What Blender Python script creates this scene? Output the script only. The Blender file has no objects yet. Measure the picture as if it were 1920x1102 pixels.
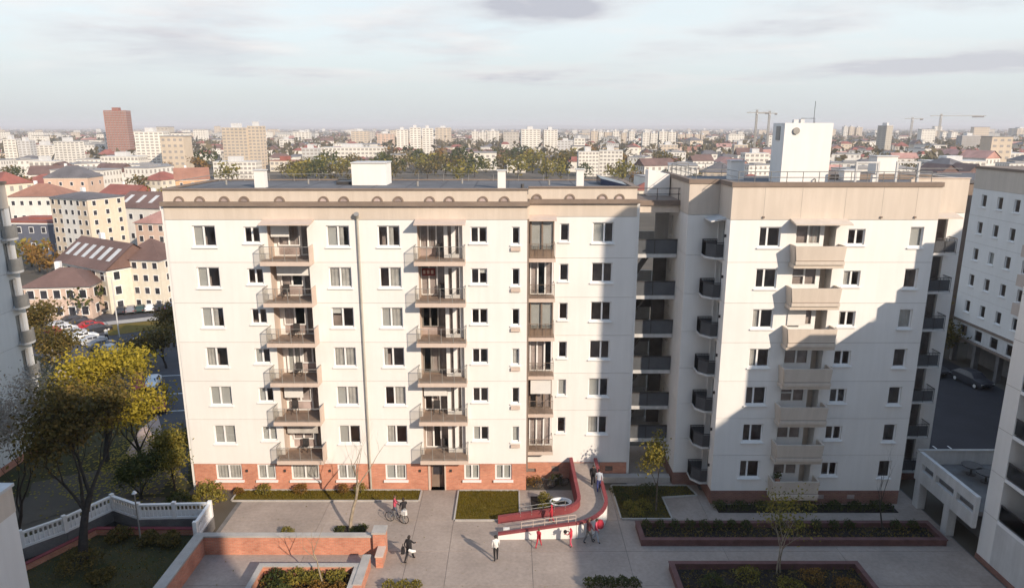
import bpy, bmesh, math, random
from math import sin, cos, tan, atan, atan2, sqrt, pi, radians, degrees
from mathutils import Vector, Matrix

scene = bpy.context.scene
COL = scene.collection
R = random.Random(7)

# ------------------------------------------------------------------ camera
CAM_Z, PITCH, FPX = 25.26, 13.54, 1300.0          # focal length in pixels of a 1920 px wide frame
cam_data = bpy.data.cameras.new('camera')
cam_data.sensor_width = 36.0
cam_data.lens = 36.0 * FPX / 1920.0
cam_data.clip_start, cam_data.clip_end = 0.5, 30000.0
camera = bpy.data.objects.new('camera', cam_data)
camera.location = (0, 0, CAM_Z)
camera.rotation_euler = (radians(90 - PITCH), 0, 0)
COL.objects.link(camera)
scene.camera = camera

# ------------------------------------------------------------------ light
SUN_EL, SUN_AZ = radians(26.0), atan2(0.64, -0.77)   # azimuth from +Y towards +X
to_sun = Vector((sin(SUN_AZ) * cos(SUN_EL), cos(SUN_AZ) * cos(SUN_EL), sin(SUN_EL)))
sun_data = bpy.data.lights.new('sun', 'SUN')
sun_data.energy, sun_data.angle, sun_data.color = 5.0, radians(0.6), (1.0, 0.85, 0.68)
sun = bpy.data.objects.new('sun', sun_data)
sun.location = (60, -70, 80)
sun.rotation_euler = to_sun.to_track_quat('Z', 'Y').to_euler()
COL.objects.link(sun)

world = bpy.data.worlds.new('World')
scene.world = world
world.use_nodes = True
wn, wl = world.node_tree.nodes, world.node_tree.links
wn.clear()
w_out = wn.new('ShaderNodeOutputWorld')
w_bg = wn.new('ShaderNodeBackground')
w_bg.inputs['Strength'].default_value = 0.115
w_sky = wn.new('ShaderNodeTexSky')
w_sky.sky_type = 'NISHITA'
w_sky.sun_disc = False
w_sky.sun_elevation, w_sky.sun_rotation = SUN_EL, SUN_AZ
w_sky.air_density, w_sky.dust_density, w_sky.ozone_density = 1.0, 1.6, 1.0

def wmath(op, a, b=None, c=None, clamp=False):
    n = wn.new('ShaderNodeMath'); n.operation = op; n.use_clamp = clamp
    for k, v in enumerate((a, b, c)):
        if v is None: continue
        if isinstance(v, (int, float)): n.inputs[k].default_value = v
        else: wl.new(v, n.inputs[k])
    return n.outputs[0]

def wmix(f, a, b):
    n = wn.new('ShaderNodeMix'); n.data_type = 'RGBA'
    for k, v in ((0, f), (6, a), (7, b)):
        if isinstance(v, (int, float)): n.inputs[k].default_value = v
        elif isinstance(v, tuple): n.inputs[k].default_value = v
        else: wl.new(v, n.inputs[k])
    return n.outputs[2]

w_co = wn.new('ShaderNodeTexCoord')
w_sep = wn.new('ShaderNodeSeparateXYZ'); wl.new(w_co.outputs['Generated'], w_sep.inputs[0])
dx, dy, dz = w_sep.outputs
zz = wmath('ADD', wmath('MAXIMUM', dz, 0.0), 0.07)
cx, cy = wmath('DIVIDE', dx, zz), wmath('DIVIDE', dy, zz)
w_p = wn.new('ShaderNodeCombineXYZ'); wl.new(cx, w_p.inputs[0]); wl.new(cy, w_p.inputs[1])
def wnoise(scale, detail, rough, off):
    m = wn.new('ShaderNodeMapping'); m.inputs['Location'].default_value = off
    wl.new(w_p.outputs[0], m.inputs['Vector'])
    n = wn.new('ShaderNodeTexNoise'); n.inputs['Scale'].default_value = scale
    n.inputs['Detail'].default_value = detail; n.inputs['Roughness'].default_value = rough
    wl.new(m.outputs[0], n.inputs['Vector'])
    return n.outputs['Fac']
veil_n = wnoise(0.25, 3, 0.5, (3.1, 8.2, 0))
cl_n = wnoise(0.62, 6, 0.55, (11.4, 2.7, 0))
cl_l = wnoise(0.62, 6, 0.55, (11.55, 2.25, 0))          # the same field a little towards the light
veil = wmath('MULTIPLY_ADD', veil_n, 0.35, 0.62, clamp=True)
high = wmath('DIVIDE', wmath('SUBTRACT', dz, 0.22), 0.55, clamp=True)
base = wmix(veil, w_sky.outputs[0], wmix(high, (7.25, 7.95, 8.15, 1), (2.6, 5.0, 8.6, 1)))
low = wmath('SUBTRACT', 1.0, wmath('DIVIDE', dz, 0.13), clamp=True)
base = wmix(wmath('MULTIPLY', wmath('POWER', low, 1.3), 0.85), base, (4.95, 5.25, 5.3, 1))
mask = wmath('DIVIDE', wmath('SUBTRACT', cl_n, 0.43), 0.2, clamp=True)
mask = wmath('MULTIPLY', mask, wmath('DIVIDE', wmath('SUBTRACT', dz, 0.05), 0.06, clamp=True))
shade = wmath('DIVIDE', wmath('SUBTRACT', cl_l, 0.42), 0.22, clamp=True)
# a few long cloud banks where the photograph shows them, in azimuth and elevation (degrees)
az = wmath('MULTIPLY', wmath('ARCTAN2', dx, dy), 57.29578); el = wmath('MULTIPLY', wmath('ARCSINE', dz), 57.29578)
wob = wmath('MULTIPLY', wmath('SUBTRACT', cl_n, 0.5), 6.0)
banks = None
for a0, e0, wa, we, amt in ((3.5, 9.2, 12.0, 2.1, 1.0), (-2.5, 4.5, 11.0, 1.0, 0.95), (19.0, 6.9, 9.0, 1.1, 0.85), (31.0, 4.1, 10.0, 0.9, 0.85), (-30.5, 5.8, 9.0, 1.3, 0.7), (36.0, 9.3, 6.0, 1.2, 0.6), (-13.0, 3.9, 9.0, 0.8, 0.75), (16.0, 3.4, 11.0, 0.8, 0.7), (10.0, 6.0, 9.0, 1.0, 0.7)):
    q = wmath('ADD', wmath('POWER', wmath('ABSOLUTE', wmath('DIVIDE', wmath('SUBTRACT', az, a0), wa)), 2.0), wmath('POWER', wmath('ABSOLUTE', wmath('DIVIDE', wmath('SUBTRACT', el, e0), we)), 2.0))
    b = wmath('MULTIPLY', wmath('DIVIDE', wmath('ADD', wmath('SUBTRACT', 1.0, q), wob), 1.3, clamp=True), amt)
    banks = b if banks is None else wmath('MAXIMUM', banks, b)
mask = wmath('MAXIMUM', wmath('MULTIPLY', mask, 0.95), banks)
shade = wmath('MAXIMUM', wmath('MULTIPLY', shade, 0.8), wmath('MULTIPLY', banks, wmath('DIVIDE', wmath('SUBTRACT', cl_l, 0.3), 0.2, clamp=True)))
cl_col = wmix(shade, (7.5, 7.15, 7.05, 1), (4.3, 4.4, 4.95, 1))
w_final = wmix(wmath('MULTIPLY', mask, 0.92), base, cl_col)
wl.new(w_final, w_bg.inputs['Color'])
wl.new(w_bg.outputs[0], w_out.inputs['Surface'])

scene.view_settings.view_transform = 'Standard'
scene.view_settings.look = 'None'
scene.view_settings.exposure = 0.15
scene.view_settings.gamma = 1.0
scene.view_settings.use_curve_mapping = False
scene.cycles.max_bounces = 7
scene.cycles.diffuse_bounces = 3
scene.cycles.glossy_bounces = 3
scene.cycles.transmission_bounces = 4
scene.cycles.transparent_max_bounces = 12
scene.cycles.volume_bounces = 0
scene.cycles.use_denoising = True

# ------------------------------------------------------------------ where a point of the photograph lies in the place
def _ray(u, v):
    a, b = (u - 960) / FPX, (v - 551) / FPX
    t = radians(PITCH)
    return (a, cos(t) - b * sin(t), -sin(t) - b * cos(t))
def G(u, v, z=0.0):
    r = _ray(u, v); k = (z - CAM_Z) / r[2]
    return (r[0] * k, r[1] * k)
def W(u, v, y):
    r = _ray(u, v); k = y / r[1]
    return (r[0] * k, CAM_Z + r[2] * k)

# ------------------------------------------------------------------ materials
def _setup(name):
    m = bpy.data.materials.new(name); m.use_nodes = True
    n, l = m.node_tree.nodes, m.node_tree.links
    return m, n, l, n['Principled BSDF']
def _pos(n, l, sc=(1, 1, 1)):
    g = n.new('ShaderNodeNewGeometry'); mp = n.new('ShaderNodeMapping')
    mp.inputs['Scale'].default_value = sc
    l.new(g.outputs['Position'], mp.inputs['Vector'])
    return mp.outputs[0]
def _noise(n, l, vec, scale, detail=4, rough=0.6):
    t = n.new('ShaderNodeTexNoise'); t.inputs['Scale'].default_value = scale
    t.inputs['Detail'].default_value = detail; t.inputs['Roughness'].default_value = rough
    l.new(vec, t.inputs['Vector']); return t.outputs['Fac']
def _ramp(n, l, fac, stops):
    r = n.new('ShaderNodeValToRGB'); e = r.color_ramp.elements
    while len(e) < len(stops): e.new(0.5)
    for el, (p, c) in zip(e, stops):
        el.position = p; el.color = (*c, 1)
    l.new(fac, r.inputs[0]); return r.outputs[0]
def _mul(n, l, f, a, b):
    x = n.new('ShaderNodeMix'); x.data_type = 'RGBA'; x.blend_type = 'MULTIPLY'
    for k, v in ((0, f), (6, a), (7, b)):
        if isinstance(v, (int, float)): x.inputs[k].default_value = v
        elif isinstance(v, tuple): x.inputs[k].default_value = (*v, 1)
        else: l.new(v, x.inputs[k])
    return x.outputs[2]
def M(name, col, rough=0.8, var=0.12, scale=0.8, fine=0.06, fscale=14.0, streak=0.0, bump=0.0, bscale=40.0, spec=0.3, metal=0.0, col2=None, each=0.0):
    m, n, l, b = _setup(name)
    p = _pos(n, l)
    c = tuple(x * (1 - var) for x in col), tuple(min(1, x * (1 + var)) for x in col)
    if col2: c = (col, col2)
    o = _ramp(n, l, _noise(n, l, p, scale), [(0.32, c[0]), (0.68, c[1])])
    if fine:
        o = _mul(n, l, 1.0, o, _ramp(n, l, _noise(n, l, p, fscale, 3), [(0.3, (1 - fine * 2,) * 3), (0.7, (1, 1, 1))]))
    if streak:
        sp = _pos(n, l, (1.0, 1.0, 0.07))
        o = _mul(n, l, 1.0, o, _ramp(n, l, _noise(n, l, sp, 2.6, 5, 0.65), [(0.42, (1 - streak, 1 - streak * 1.05, 1 - streak * 1.15)), (0.62, (1, 1, 1))]))
    if each:
        oi = n.new('ShaderNodeObjectInfo'); o = _mul(n, l, 1.0, o, _ramp(n, l, oi.outputs['Random'], [(0.0, (1 - each, 1 - each * 1.1, 1 - each * 1.2)), (1.0, (1, 1, 1))]))
    l.new(o, b.inputs['Base Color'])
    b.inputs['Roughness'].default_value = rough
    b.inputs['Specular IOR Level'].default_value = spec
    b.inputs['Metallic'].default_value = metal
    if bump:
        bp = n.new('ShaderNodeBump'); bp.inputs['Strength'].default_value = bump; bp.inputs['Distance'].default_value = 0.02
        l.new(_noise(n, l, p, bscale, 4), bp.inputs['Height']); l.new(bp.outputs[0], b.inputs['Normal'])
    return m
def M_brick(name, c1, c2, mortar):
    m, n, l, b = _setup(name)
    g = n.new('ShaderNodeNewGeometry'); s = n.new('ShaderNodeSeparateXYZ'); l.new(g.outputs['Position'], s.inputs[0])
    a = n.new('ShaderNodeMath'); a.operation = 'ADD'; l.new(s.outputs[0], a.inputs[0]); l.new(s.outputs[1], a.inputs[1])
    cb = n.new('ShaderNodeCombineXYZ'); l.new(a.outputs[0], cb.inputs[0]); l.new(s.outputs[2], cb.inputs[1])
    t = n.new('ShaderNodeTexBrick'); l.new(cb.outputs[0], t.inputs['Vector'])
    t.inputs['Color1'].default_value = (*c1, 1); t.inputs['Color2'].default_value = (*c2, 1); t.inputs['Mortar'].default_value = (*mortar, 1)
    t.inputs['Scale'].default_value = 1.0; t.inputs['Mortar Size'].default_value = 0.012
    t.inputs['Brick Width'].default_value = 0.27; t.inputs['Row Height'].default_value = 0.1
    p = _pos(n, l)
    o = _mul(n, l, 1.0, t.outputs['Color'], _ramp(n, l, _noise(n, l, p, 0.9, 6, 0.7), [(0.3, (0.72, 0.7, 0.7)), (0.65, (1.05, 1.05, 1.05))]))
    l.new(o, b.inputs['Base Color']); b.inputs['Roughness'].default_value = 0.85
    bp = n.new('ShaderNodeBump'); bp.inputs['Strength'].default_value = 0.5; bp.inputs['Distance'].default_value = 0.01
    l.new(t.outputs['Fac'], bp.inputs['Height']); bp.invert = True; l.new(bp.outputs[0], b.inputs['Normal'])
    return m
def M_leaf(name, stops, nscale=0.7, transl=0.35):
    m, n, l, b = _setup(name)
    g = n.new('ShaderNodeNewGeometry')
    ns = _noise(n, l, _pos(n, l), nscale, 3)
    mx = n.new('ShaderNodeMath'); mx.operation = 'MULTIPLY_ADD'; l.new(g.outputs['Random Per Island'], mx.inputs[0]); mx.inputs[1].default_value = 0.5
    hf = n.new('ShaderNodeMath'); hf.operation = 'MULTIPLY'; l.new(ns, hf.inputs[0]); hf.inputs[1].default_value = 0.55
    l.new(hf.outputs[0], mx.inputs[2])
    c = _ramp(n, l, mx.outputs[0], stops)
    l.new(c, b.inputs['Base Color']); b.inputs['Roughness'].default_value = 0.65; b.inputs['Specular IOR Level'].default_value = 0.2
    tr = n.new('ShaderNodeBsdfTranslucent'); l.new(c, tr.inputs['Color'])
    ms = n.new('ShaderNodeMixShader'); ms.inputs[0].default_value = transl
    l.new(b.outputs[0], ms.inputs[1]); l.new(tr.outputs[0], ms.inputs[2])
    l.new(ms.outputs[0], n['Material Output'].inputs['Surface'])
    return m
def M_glass(name, tint=(0.75, 0.8, 0.8), refl=0.07, rough=0.03):
    m, n, l, b = _setup(name); n.remove(b)
    t = n.new('ShaderNodeBsdfTransparent'); t.inputs[0].default_value = (*tint, 1)
    g = n.new('ShaderNodeBsdfGlossy'); g.inputs['Roughness'].default_value = rough
    f = n.new('ShaderNodeLayerWeight'); pw = n.new('ShaderNodeMath'); pw.operation = 'POWER'; l.new(f.outputs['Facing'], pw.inputs[0]); pw.inputs[1].default_value = 4.0
    a = n.new('ShaderNodeMath'); a.operation = 'MULTIPLY_ADD'; a.use_clamp = True; l.new(pw.outputs[0], a.inputs[0]); a.inputs[1].default_value = 0.7; a.inputs[2].default_value = refl
    ms = n.new('ShaderNodeMixShader'); l.new(a.outputs[0], ms.inputs[0]); l.new(t.outputs[0], ms.inputs[1]); l.new(g.outputs[0], ms.inputs[2])
    l.new(ms.outputs[0], n['Material Output'].inputs['Surface'])
    return m

MT = {}
MT['white'] = M('white_render', (0.79, 0.765, 0.735), 0.9, 0.035, 0.25, 0.015, 20, 0.035, 0.15, 60, each=0.03)
MT['white2'] = M('white_paint', (0.8, 0.79, 0.78), 0.6, 0.03, 2.0, 0.02)
MT['beige'] = M('beige_render', (0.615, 0.53, 0.45), 0.9, 0.04, 0.3, 0.02, 20, 0.07, 0.15, 60)
MT['pinkbeige'] = M('pink_beige_paint', (0.6, 0.485, 0.41), 0.85, 0.05, 0.7, 0.02, 20, 0.05)
MT['ledge'] = M('brown_ledge', (0.23, 0.175, 0.14), 0.8, 0.12, 1.0, 0.05)
MT['seal'] = M('joint_sealant', (0.36, 0.32, 0.28), 0.9, 0.1)
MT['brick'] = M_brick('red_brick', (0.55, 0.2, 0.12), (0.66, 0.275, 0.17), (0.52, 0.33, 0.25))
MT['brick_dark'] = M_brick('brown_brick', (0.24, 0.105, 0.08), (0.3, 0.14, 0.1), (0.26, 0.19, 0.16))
MT['redwall'] = M('red_coping', (0.24, 0.055, 0.06), 0.75, 0.15, 1.5, 0.08)
MT['glass'] = M_glass('window_glass', (0.93, 0.94, 0.94), 0.05)
MT['railglass'] = M_glass('railing_glass', (0.92, 0.91, 0.89), 0.05, 0.1)
MT['room'] = M('room_paint', (0.42, 0.34, 0.32), 0.9, 0.4, 0.7)
MT['blind'] = M('grey_blind', (0.5, 0.485, 0.46), 0.9, 0.05, 1.0)
MT['curtain'] = M('pale_curtain', (0.5, 0.47, 0.44), 0.9, 0.2, 1.5)
MT['awning'] = M('white_roller_blind', (0.72, 0.7, 0.67), 0.9, 0.04, 1.0)
MT['deck'] = M('brown_balcony_deck', (0.36, 0.27, 0.215), 0.85, 0.15, 1.5, 0.08)
MT['metal'] = M('dark_metal', (0.07, 0.065, 0.065), 0.5, 0.15, 3.0, metal=0.3)
MT['greymetal'] = M('grey_metal', (0.3, 0.285, 0.265), 0.5, 0.12, 2.0, metal=0.2)
MT['pipe'] = M('pipe_zinc', (0.46, 0.43, 0.37), 0.5, 0.08, 2.0, streak=0.1)
MT['roof'] = M('roof_felt', (0.14, 0.138, 0.145), 0.9, 0.2, 0.35, 0.1, 8)
MT['concrete'] = M('paving_concrete', (0.37, 0.305, 0.262), 0.9, 0.14, 0.32, 0.09, 5, 0.0, 0.2, 25, each=0.07)
MT['concrete2'] = M('kerb_concrete', (0.42, 0.39, 0.36), 0.9, 0.12, 1.2, 0.06)
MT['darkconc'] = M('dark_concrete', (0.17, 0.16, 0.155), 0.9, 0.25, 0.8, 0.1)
MT['lightconc'] = M('light_concrete', (0.6, 0.59, 0.58), 0.85, 0.08, 0.7, 0.04, 14, 0.1)
MT['asphalt_road'] = M('road_asphalt', (0.075, 0.073, 0.082), 0.85, 0.2, 0.25, 0.12, 9)
MT['pinkpath'] = M('pink_path', (0.46, 0.34, 0.29), 0.9, 0.12, 0.6, 0.08)
MT['asphalt'] = M('asphalt', (0.034, 0.032, 0.038), 0.85, 0.2, 0.25, 0.12, 9)
MT['earth'] = M('city_earth', (0.085, 0.07, 0.05), 0.95, 0.4, 0.02, 0.15, 0.25, col2=(0.15, 0.125, 0.1))
MT['soil'] = M('dark_soil', (0.03, 0.022, 0.018), 0.95, 0.4, 2.0, 0.2, 12, bump=0.5, bscale=15)
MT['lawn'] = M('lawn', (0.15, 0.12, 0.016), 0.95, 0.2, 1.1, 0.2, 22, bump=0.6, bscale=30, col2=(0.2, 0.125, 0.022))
MT['lawn_dark'] = M('shade_toned_grass', (0.045, 0.05, 0.016), 0.95, 0.3, 0.9, 0.2, 20, bump=0.6, col2=(0.075, 0.06, 0.026))  # darker lawn copy for grass in shade, the shade put into its colour
MT['seam'] = M('felt_seam', (0.085, 0.083, 0.09), 0.8)
MT['grass'] = M_leaf('grass_blades', [(0.2, (0.1, 0.085, 0.012)), (0.8, (0.24, 0.18, 0.025))])
MT['line'] = M('road_paint', (0.7, 0.7, 0.68), 0.7, 0.15, 3.0)
MT['bark'] = M('bark', (0.14, 0.105, 0.075), 0.9, 0.3, 4.0, 0.15, 30, bump=0.5)
MT['darkbark'] = M('dark_bark', (0.055, 0.045, 0.038), 0.9, 0.3, 4.0, 0.15, 30)
MT['palebark'] = M('pale_bark', (0.33, 0.265, 0.19), 0.9, 0.25, 4.0, 0.15, 30)
MT['leaf_yellow'] = M_leaf('yellow_leaves', [(0.15, (0.15, 0.12, 0.018)), (0.5, (0.36, 0.285, 0.028)), (0.85, (0.5, 0.385, 0.055))])
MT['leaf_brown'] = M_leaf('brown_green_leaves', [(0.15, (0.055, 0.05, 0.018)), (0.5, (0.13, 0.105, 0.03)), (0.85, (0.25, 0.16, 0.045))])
MT['leaf_olive'] = M_leaf('olive_leaves', [(0.15, (0.08, 0.08, 0.018)), (0.5, (0.2, 0.175, 0.035)), (0.85, (0.36, 0.27, 0.05))])
MT['leaf_green'] = M_leaf('green_leaves', [(0.15, (0.03, 0.042, 0.014)), (0.5, (0.06, 0.075, 0.02)), (0.85, (0.12, 0.115, 0.03))])
MT['leaf_grey'] = M_leaf('dry_grey_leaves', [(0.15, (0.2, 0.18, 0.15)), (0.5, (0.36, 0.31, 0.26)), (0.85, (0.5, 0.46, 0.4))])
MT['leaf_red'] = M_leaf('rust_leaves', [(0.15, (0.09, 0.05, 0.02)), (0.5, (0.22, 0.12, 0.03)), (0.85, (0.34, 0.2, 0.05))])
MT['kerb_red'] = M('brown_red_kerb', (0.15, 0.075, 0.07), 0.8, 0.2, 1.5, 0.1)
MT['panelgrey'] = M('grey_sheet_panel', (0.10, 0.105, 0.115), 0.5, 0.15, 1.0)
MT['paneldark'] = M_glass('far_pane', (0.2, 0.2, 0.22), 0.1, 0.1)
MT['darkwin'] = M('dark_window', (0.045, 0.045, 0.055), 0.15, 0.4, 0.5, spec=0.5)
MT['tyre'] = M('tyre_rubber', (0.02, 0.02, 0.02), 0.8)
MT['roof_shade'] = M('roof_shade_blue', (0.02, 0.028, 0.06), 0.2, 0.2, spec=0.5)
MT['lamp'] = M('headlamp', (0.7, 0.7, 0.65), 0.2, spec=0.6)

# ------------------------------------------------------------------ mesh helpers
class Face:
    """A vertical wall plane: u runs along it, o is the distance out of it."""
    def __init__(s, ox, oy, deg=0.0):
        a = radians(deg); s.o = (ox, oy); s.u = (cos(a), sin(a)); s.n = (sin(a), -cos(a))
    def p(s, u, z, o=0.0):
        return (s.o[0] + u * s.u[0] + o * s.n[0], s.o[1] + u * s.u[1] + o * s.n[1], z)
class MB:
    def __init__(s): s.v, s.f, s.m = [], [], []
    def poly(s, pts, mi=0):
        i = len(s.v); s.v.extend(pts); s.f.append(tuple(range(i, i + len(pts)))); s.m.append(mi)
    def hexa(s, c, mi=0):
        i = len(s.v); s.v.extend(c)
        for f in ((0, 3, 2, 1), (4, 5, 6, 7), (0, 1, 5, 4), (1, 2, 6, 5), (2, 3, 7, 6), (3, 0, 4, 7)):
            s.f.append(tuple(i + k for k in f)); s.m.append(mi)
        return s
    def box(s, x0, x1, y0, y1, z0, z1, mi=0):
        return s.hexa([(x0, y0, z0), (x1, y0, z0), (x1, y1, z0), (x0, y1, z0), (x0, y0, z1), (x1, y0, z1), (x1, y1, z1), (x0, y1, z1)], mi)
    def fbox(s, F, u0, u1, z0, z1, o0, o1, mi=0):
        return s.hexa([F.p(u0, z0, o1), F.p(u1, z0, o1), F.p(u1, z0, o0), F.p(u0, z0, o0), F.p(u0, z1, o1), F.p(u1, z1, o1), F.p(u1, z1, o0), F.p(u0, z1, o0)], mi)
    def fquad(s, F, u0, u1, z0, z1, o, mi=0):
        s.poly([F.p(u0, z0, o), F.p(u1, z0, o), F.p(u1, z1, o), F.p(u0, z1, o)], mi); return s
    def panel(s, F, u0, u1, z0, z1, holes=(), depth=0.14, mi=0, edge=0.06):
        us = sorted({u0, u1, *[h[0] for h in holes], *[h[1] for h in holes]}); us = [u for u in us if u0 <= u <= u1]
        zs = sorted({z0, z1, *[h[2] for h in holes], *[h[3] for h in holes]}); zs = [z for z in zs if z0 <= z <= z1]
        for a, b in zip(us, us[1:]):
            for c, d in zip(zs, zs[1:]):
                mu, mz = (a + b) / 2, (c + d) / 2
                if any(h[0] < mu < h[1] and h[2] < mz < h[3] for h in holes): continue
                s.fquad(F, a, b, c, d, 0.0, mi)
        for h in holes:
            a, b, c, d = max(h[0], u0), min(h[1], u1), max(h[2], z0), min(h[3], z1)
            dp = h[4] if len(h) > 4 else depth
            s.poly([F.p(a, c, 0), F.p(b, c, 0), F.p(b, c, -dp), F.p(a, c, -dp)], mi)
            s.poly([F.p(a, d, 0), F.p(b, d, 0), F.p(b, d, -dp), F.p(a, d, -dp)], mi)
            s.poly([F.p(a, c, 0), F.p(a, d, 0), F.p(a, d, -dp), F.p(a, c, -dp)], mi)
            s.poly([F.p(b, c, 0), F.p(b, d, 0), F.p(b, d, -dp), F.p(b, c, -dp)], mi)
        for z in (z0, z1):
            s.poly([F.p(u0, z, 0), F.p(u1, z, 0), F.p(u1, z, -edge), F.p(u0, z, -edge)], mi)
        for u in (u0 + 0.003, u1 - 0.003):
            s.poly([F.p(u, z0, 0), F.p(u, z1, 0), F.p(u, z1, -edge), F.p(u, z0, -edge)], mi)
        return s
    def prism(s, pts, z0, z1, mi=0):
        n = len(pts); i = len(s.v)
        s.v.extend([(x, y, z0) for x, y in pts]); s.v.extend([(x, y, z1) for x, y in pts])
        s.f.append(tuple(i + k for k in reversed(range(n)))); s.m.append(mi)
        s.f.append(tuple(i + n + k for k in range(n))); s.m.append(mi)
        for k in range(n):
            s.f.append((i + k, i + (k + 1) % n, i + n + (k + 1) % n, i + n + k)); s.m.append(mi)
        return s
    def tube(s, pts, r, n=6, mi=0, cap=True):
        pts = [Vector(p) for p in pts]; rs = r if isinstance(r, (list, tuple)) else [r] * len(pts)
        i0 = len(s.v); ref = None
        for k, p in enumerate(pts):
            d = (pts[min(k + 1, len(pts) - 1)] - pts[max(k - 1, 0)])
            d = d.normalized() if d.length > 1e-9 else Vector((0, 0, 1))
            if ref is None: ref = Vector((1, 0, 0)) if abs(d.x) < 0.8 else Vector((0, 1, 0))
            a = d.cross(ref).normalized(); b = d.cross(a).normalized(); ref = -b if False else ref
            for j in range(n):
                t = 2 * pi * j / n
                s.v.append(tuple(p + (a * cos(t) + b * sin(t)) * rs[k]))
        for k in range(len(pts) - 1):
            for j in range(n):
                q = i0 + k * n
                s.f.append((q + j, q + (j + 1) % n, q + n + (j + 1) % n, q + n + j)); s.m.append(mi)
        if cap:
            s.f.append(tuple(i0 + j for j in range(n))); s.m.append(mi)
            s.f.append(tuple(i0 + (len(pts) - 1) * n + j for j in range(n))); s.m.append(mi)
        return s
    def cyl(s, x, y, z0, z1, r0, r1=None, n=12, mi=0):
        return s.tube([(x, y, z0), (x, y, z1)], [r0, r0 if r1 is None else r1], n, mi)
    def mesh(s, name, mats, smooth=False):
        me = bpy.data.meshes.new(name); me.from_pydata(s.v, [], s.f)
        for m in (mats if isinstance(mats, (list, tuple)) else [mats]): me.materials.append(m)
        if any(s.m): me.polygons.foreach_set('material_index', s.m)
        if smooth: me.polygons.foreach_set('use_smooth', [True] * len(me.polygons))
        me.update(); return me
    def build(s, name, mats, parent=None, smooth=False):
        return put(name, s.mesh(name, mats, smooth), parent)
KIDS, WORLDLY = {}, {}
def adopt(o, parent):
    o.parent = parent
    KIDS.setdefault(parent.name, []).append(o)
    if parent.name in WORLDLY: o.matrix_parent_inverse = WORLDLY[parent.name]
def put(name, me, parent=None, loc=None):
    o = bpy.data.objects.new(name, me); COL.objects.link(o)
    if parent is not None: adopt(o, parent)
    if loc is not None: o.location = loc
    return o
def tag(o, label=None, cat=None, group=None, kind=None):
    if label: o['label'] = label
    if cat: o['category'] = cat
    if group: o['group'] = group
    if kind: o['kind'] = kind
    return o
def empty(name, loc=(0, 0, 0), rz=0.0):
    o = bpy.data.objects.new(name, None); COL.objects.link(o); o.location = loc; o.rotation_euler = (0, 0, rz)
    o.empty_display_size = 0.3
    return o
def base(name, loc):
    '''An Empty at a thing's base whose parts are written in world coordinates.'''
    o = empty(name, loc); WORLDLY[o.name] = Matrix.Translation(-Vector(loc)); return o
def copy_tree(o, parent=None):
    c = o.copy(); COL.objects.link(c)
    if parent is not None: c.parent = parent; KIDS.setdefault(parent.name, []).append(c)
    for k in KIDS.get(o.name, ()): copy_tree(k, c)
    return c

# ================================================================== windows, balconies
ROOMS = {}
def room(bld, F, u0, u1, z0, z1, depth, deep=1.3):
    mb = ROOMS.setdefault(bld.name, (bld, MB()))[1]
    a, b, c, d, e, g = u0 - 0.3, u1 + 0.3, z0 - 0.35, z1 + 0.2, -depth - 0.06, -depth - deep
    mb.fquad(F, a, b, c, d, g)
    mb.poly([F.p(a, c, e), F.p(b, c, e), F.p(b, c, g), F.p(a, c, g)]); mb.poly([F.p(a, d, e), F.p(b, d, e), F.p(b, d, g), F.p(a, d, g)])
    mb.poly([F.p(a, c, e), F.p(a, d, e), F.p(a, d, g), F.p(a, c, g)]); mb.poly([F.p(b, c, e), F.p(b, d, e), F.p(b, d, g), F.p(b, c, g)])
def wavy(mb, F, u0, u1, z0, z1, o, amp=0.035, step=0.11):
    n = max(2, int((u1 - u0) / step)); us = [u0 + (u1 - u0) * k / n for k in range(n + 1)]
    for k in range(n):
        a, b = o + amp * (k % 2), o + amp * ((k + 1) % 2)
        mb.poly([F.p(us[k], z0, a), F.p(us[k + 1], z0, b), F.p(us[k + 1], z1, b), F.p(us[k], z1, a)])
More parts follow.
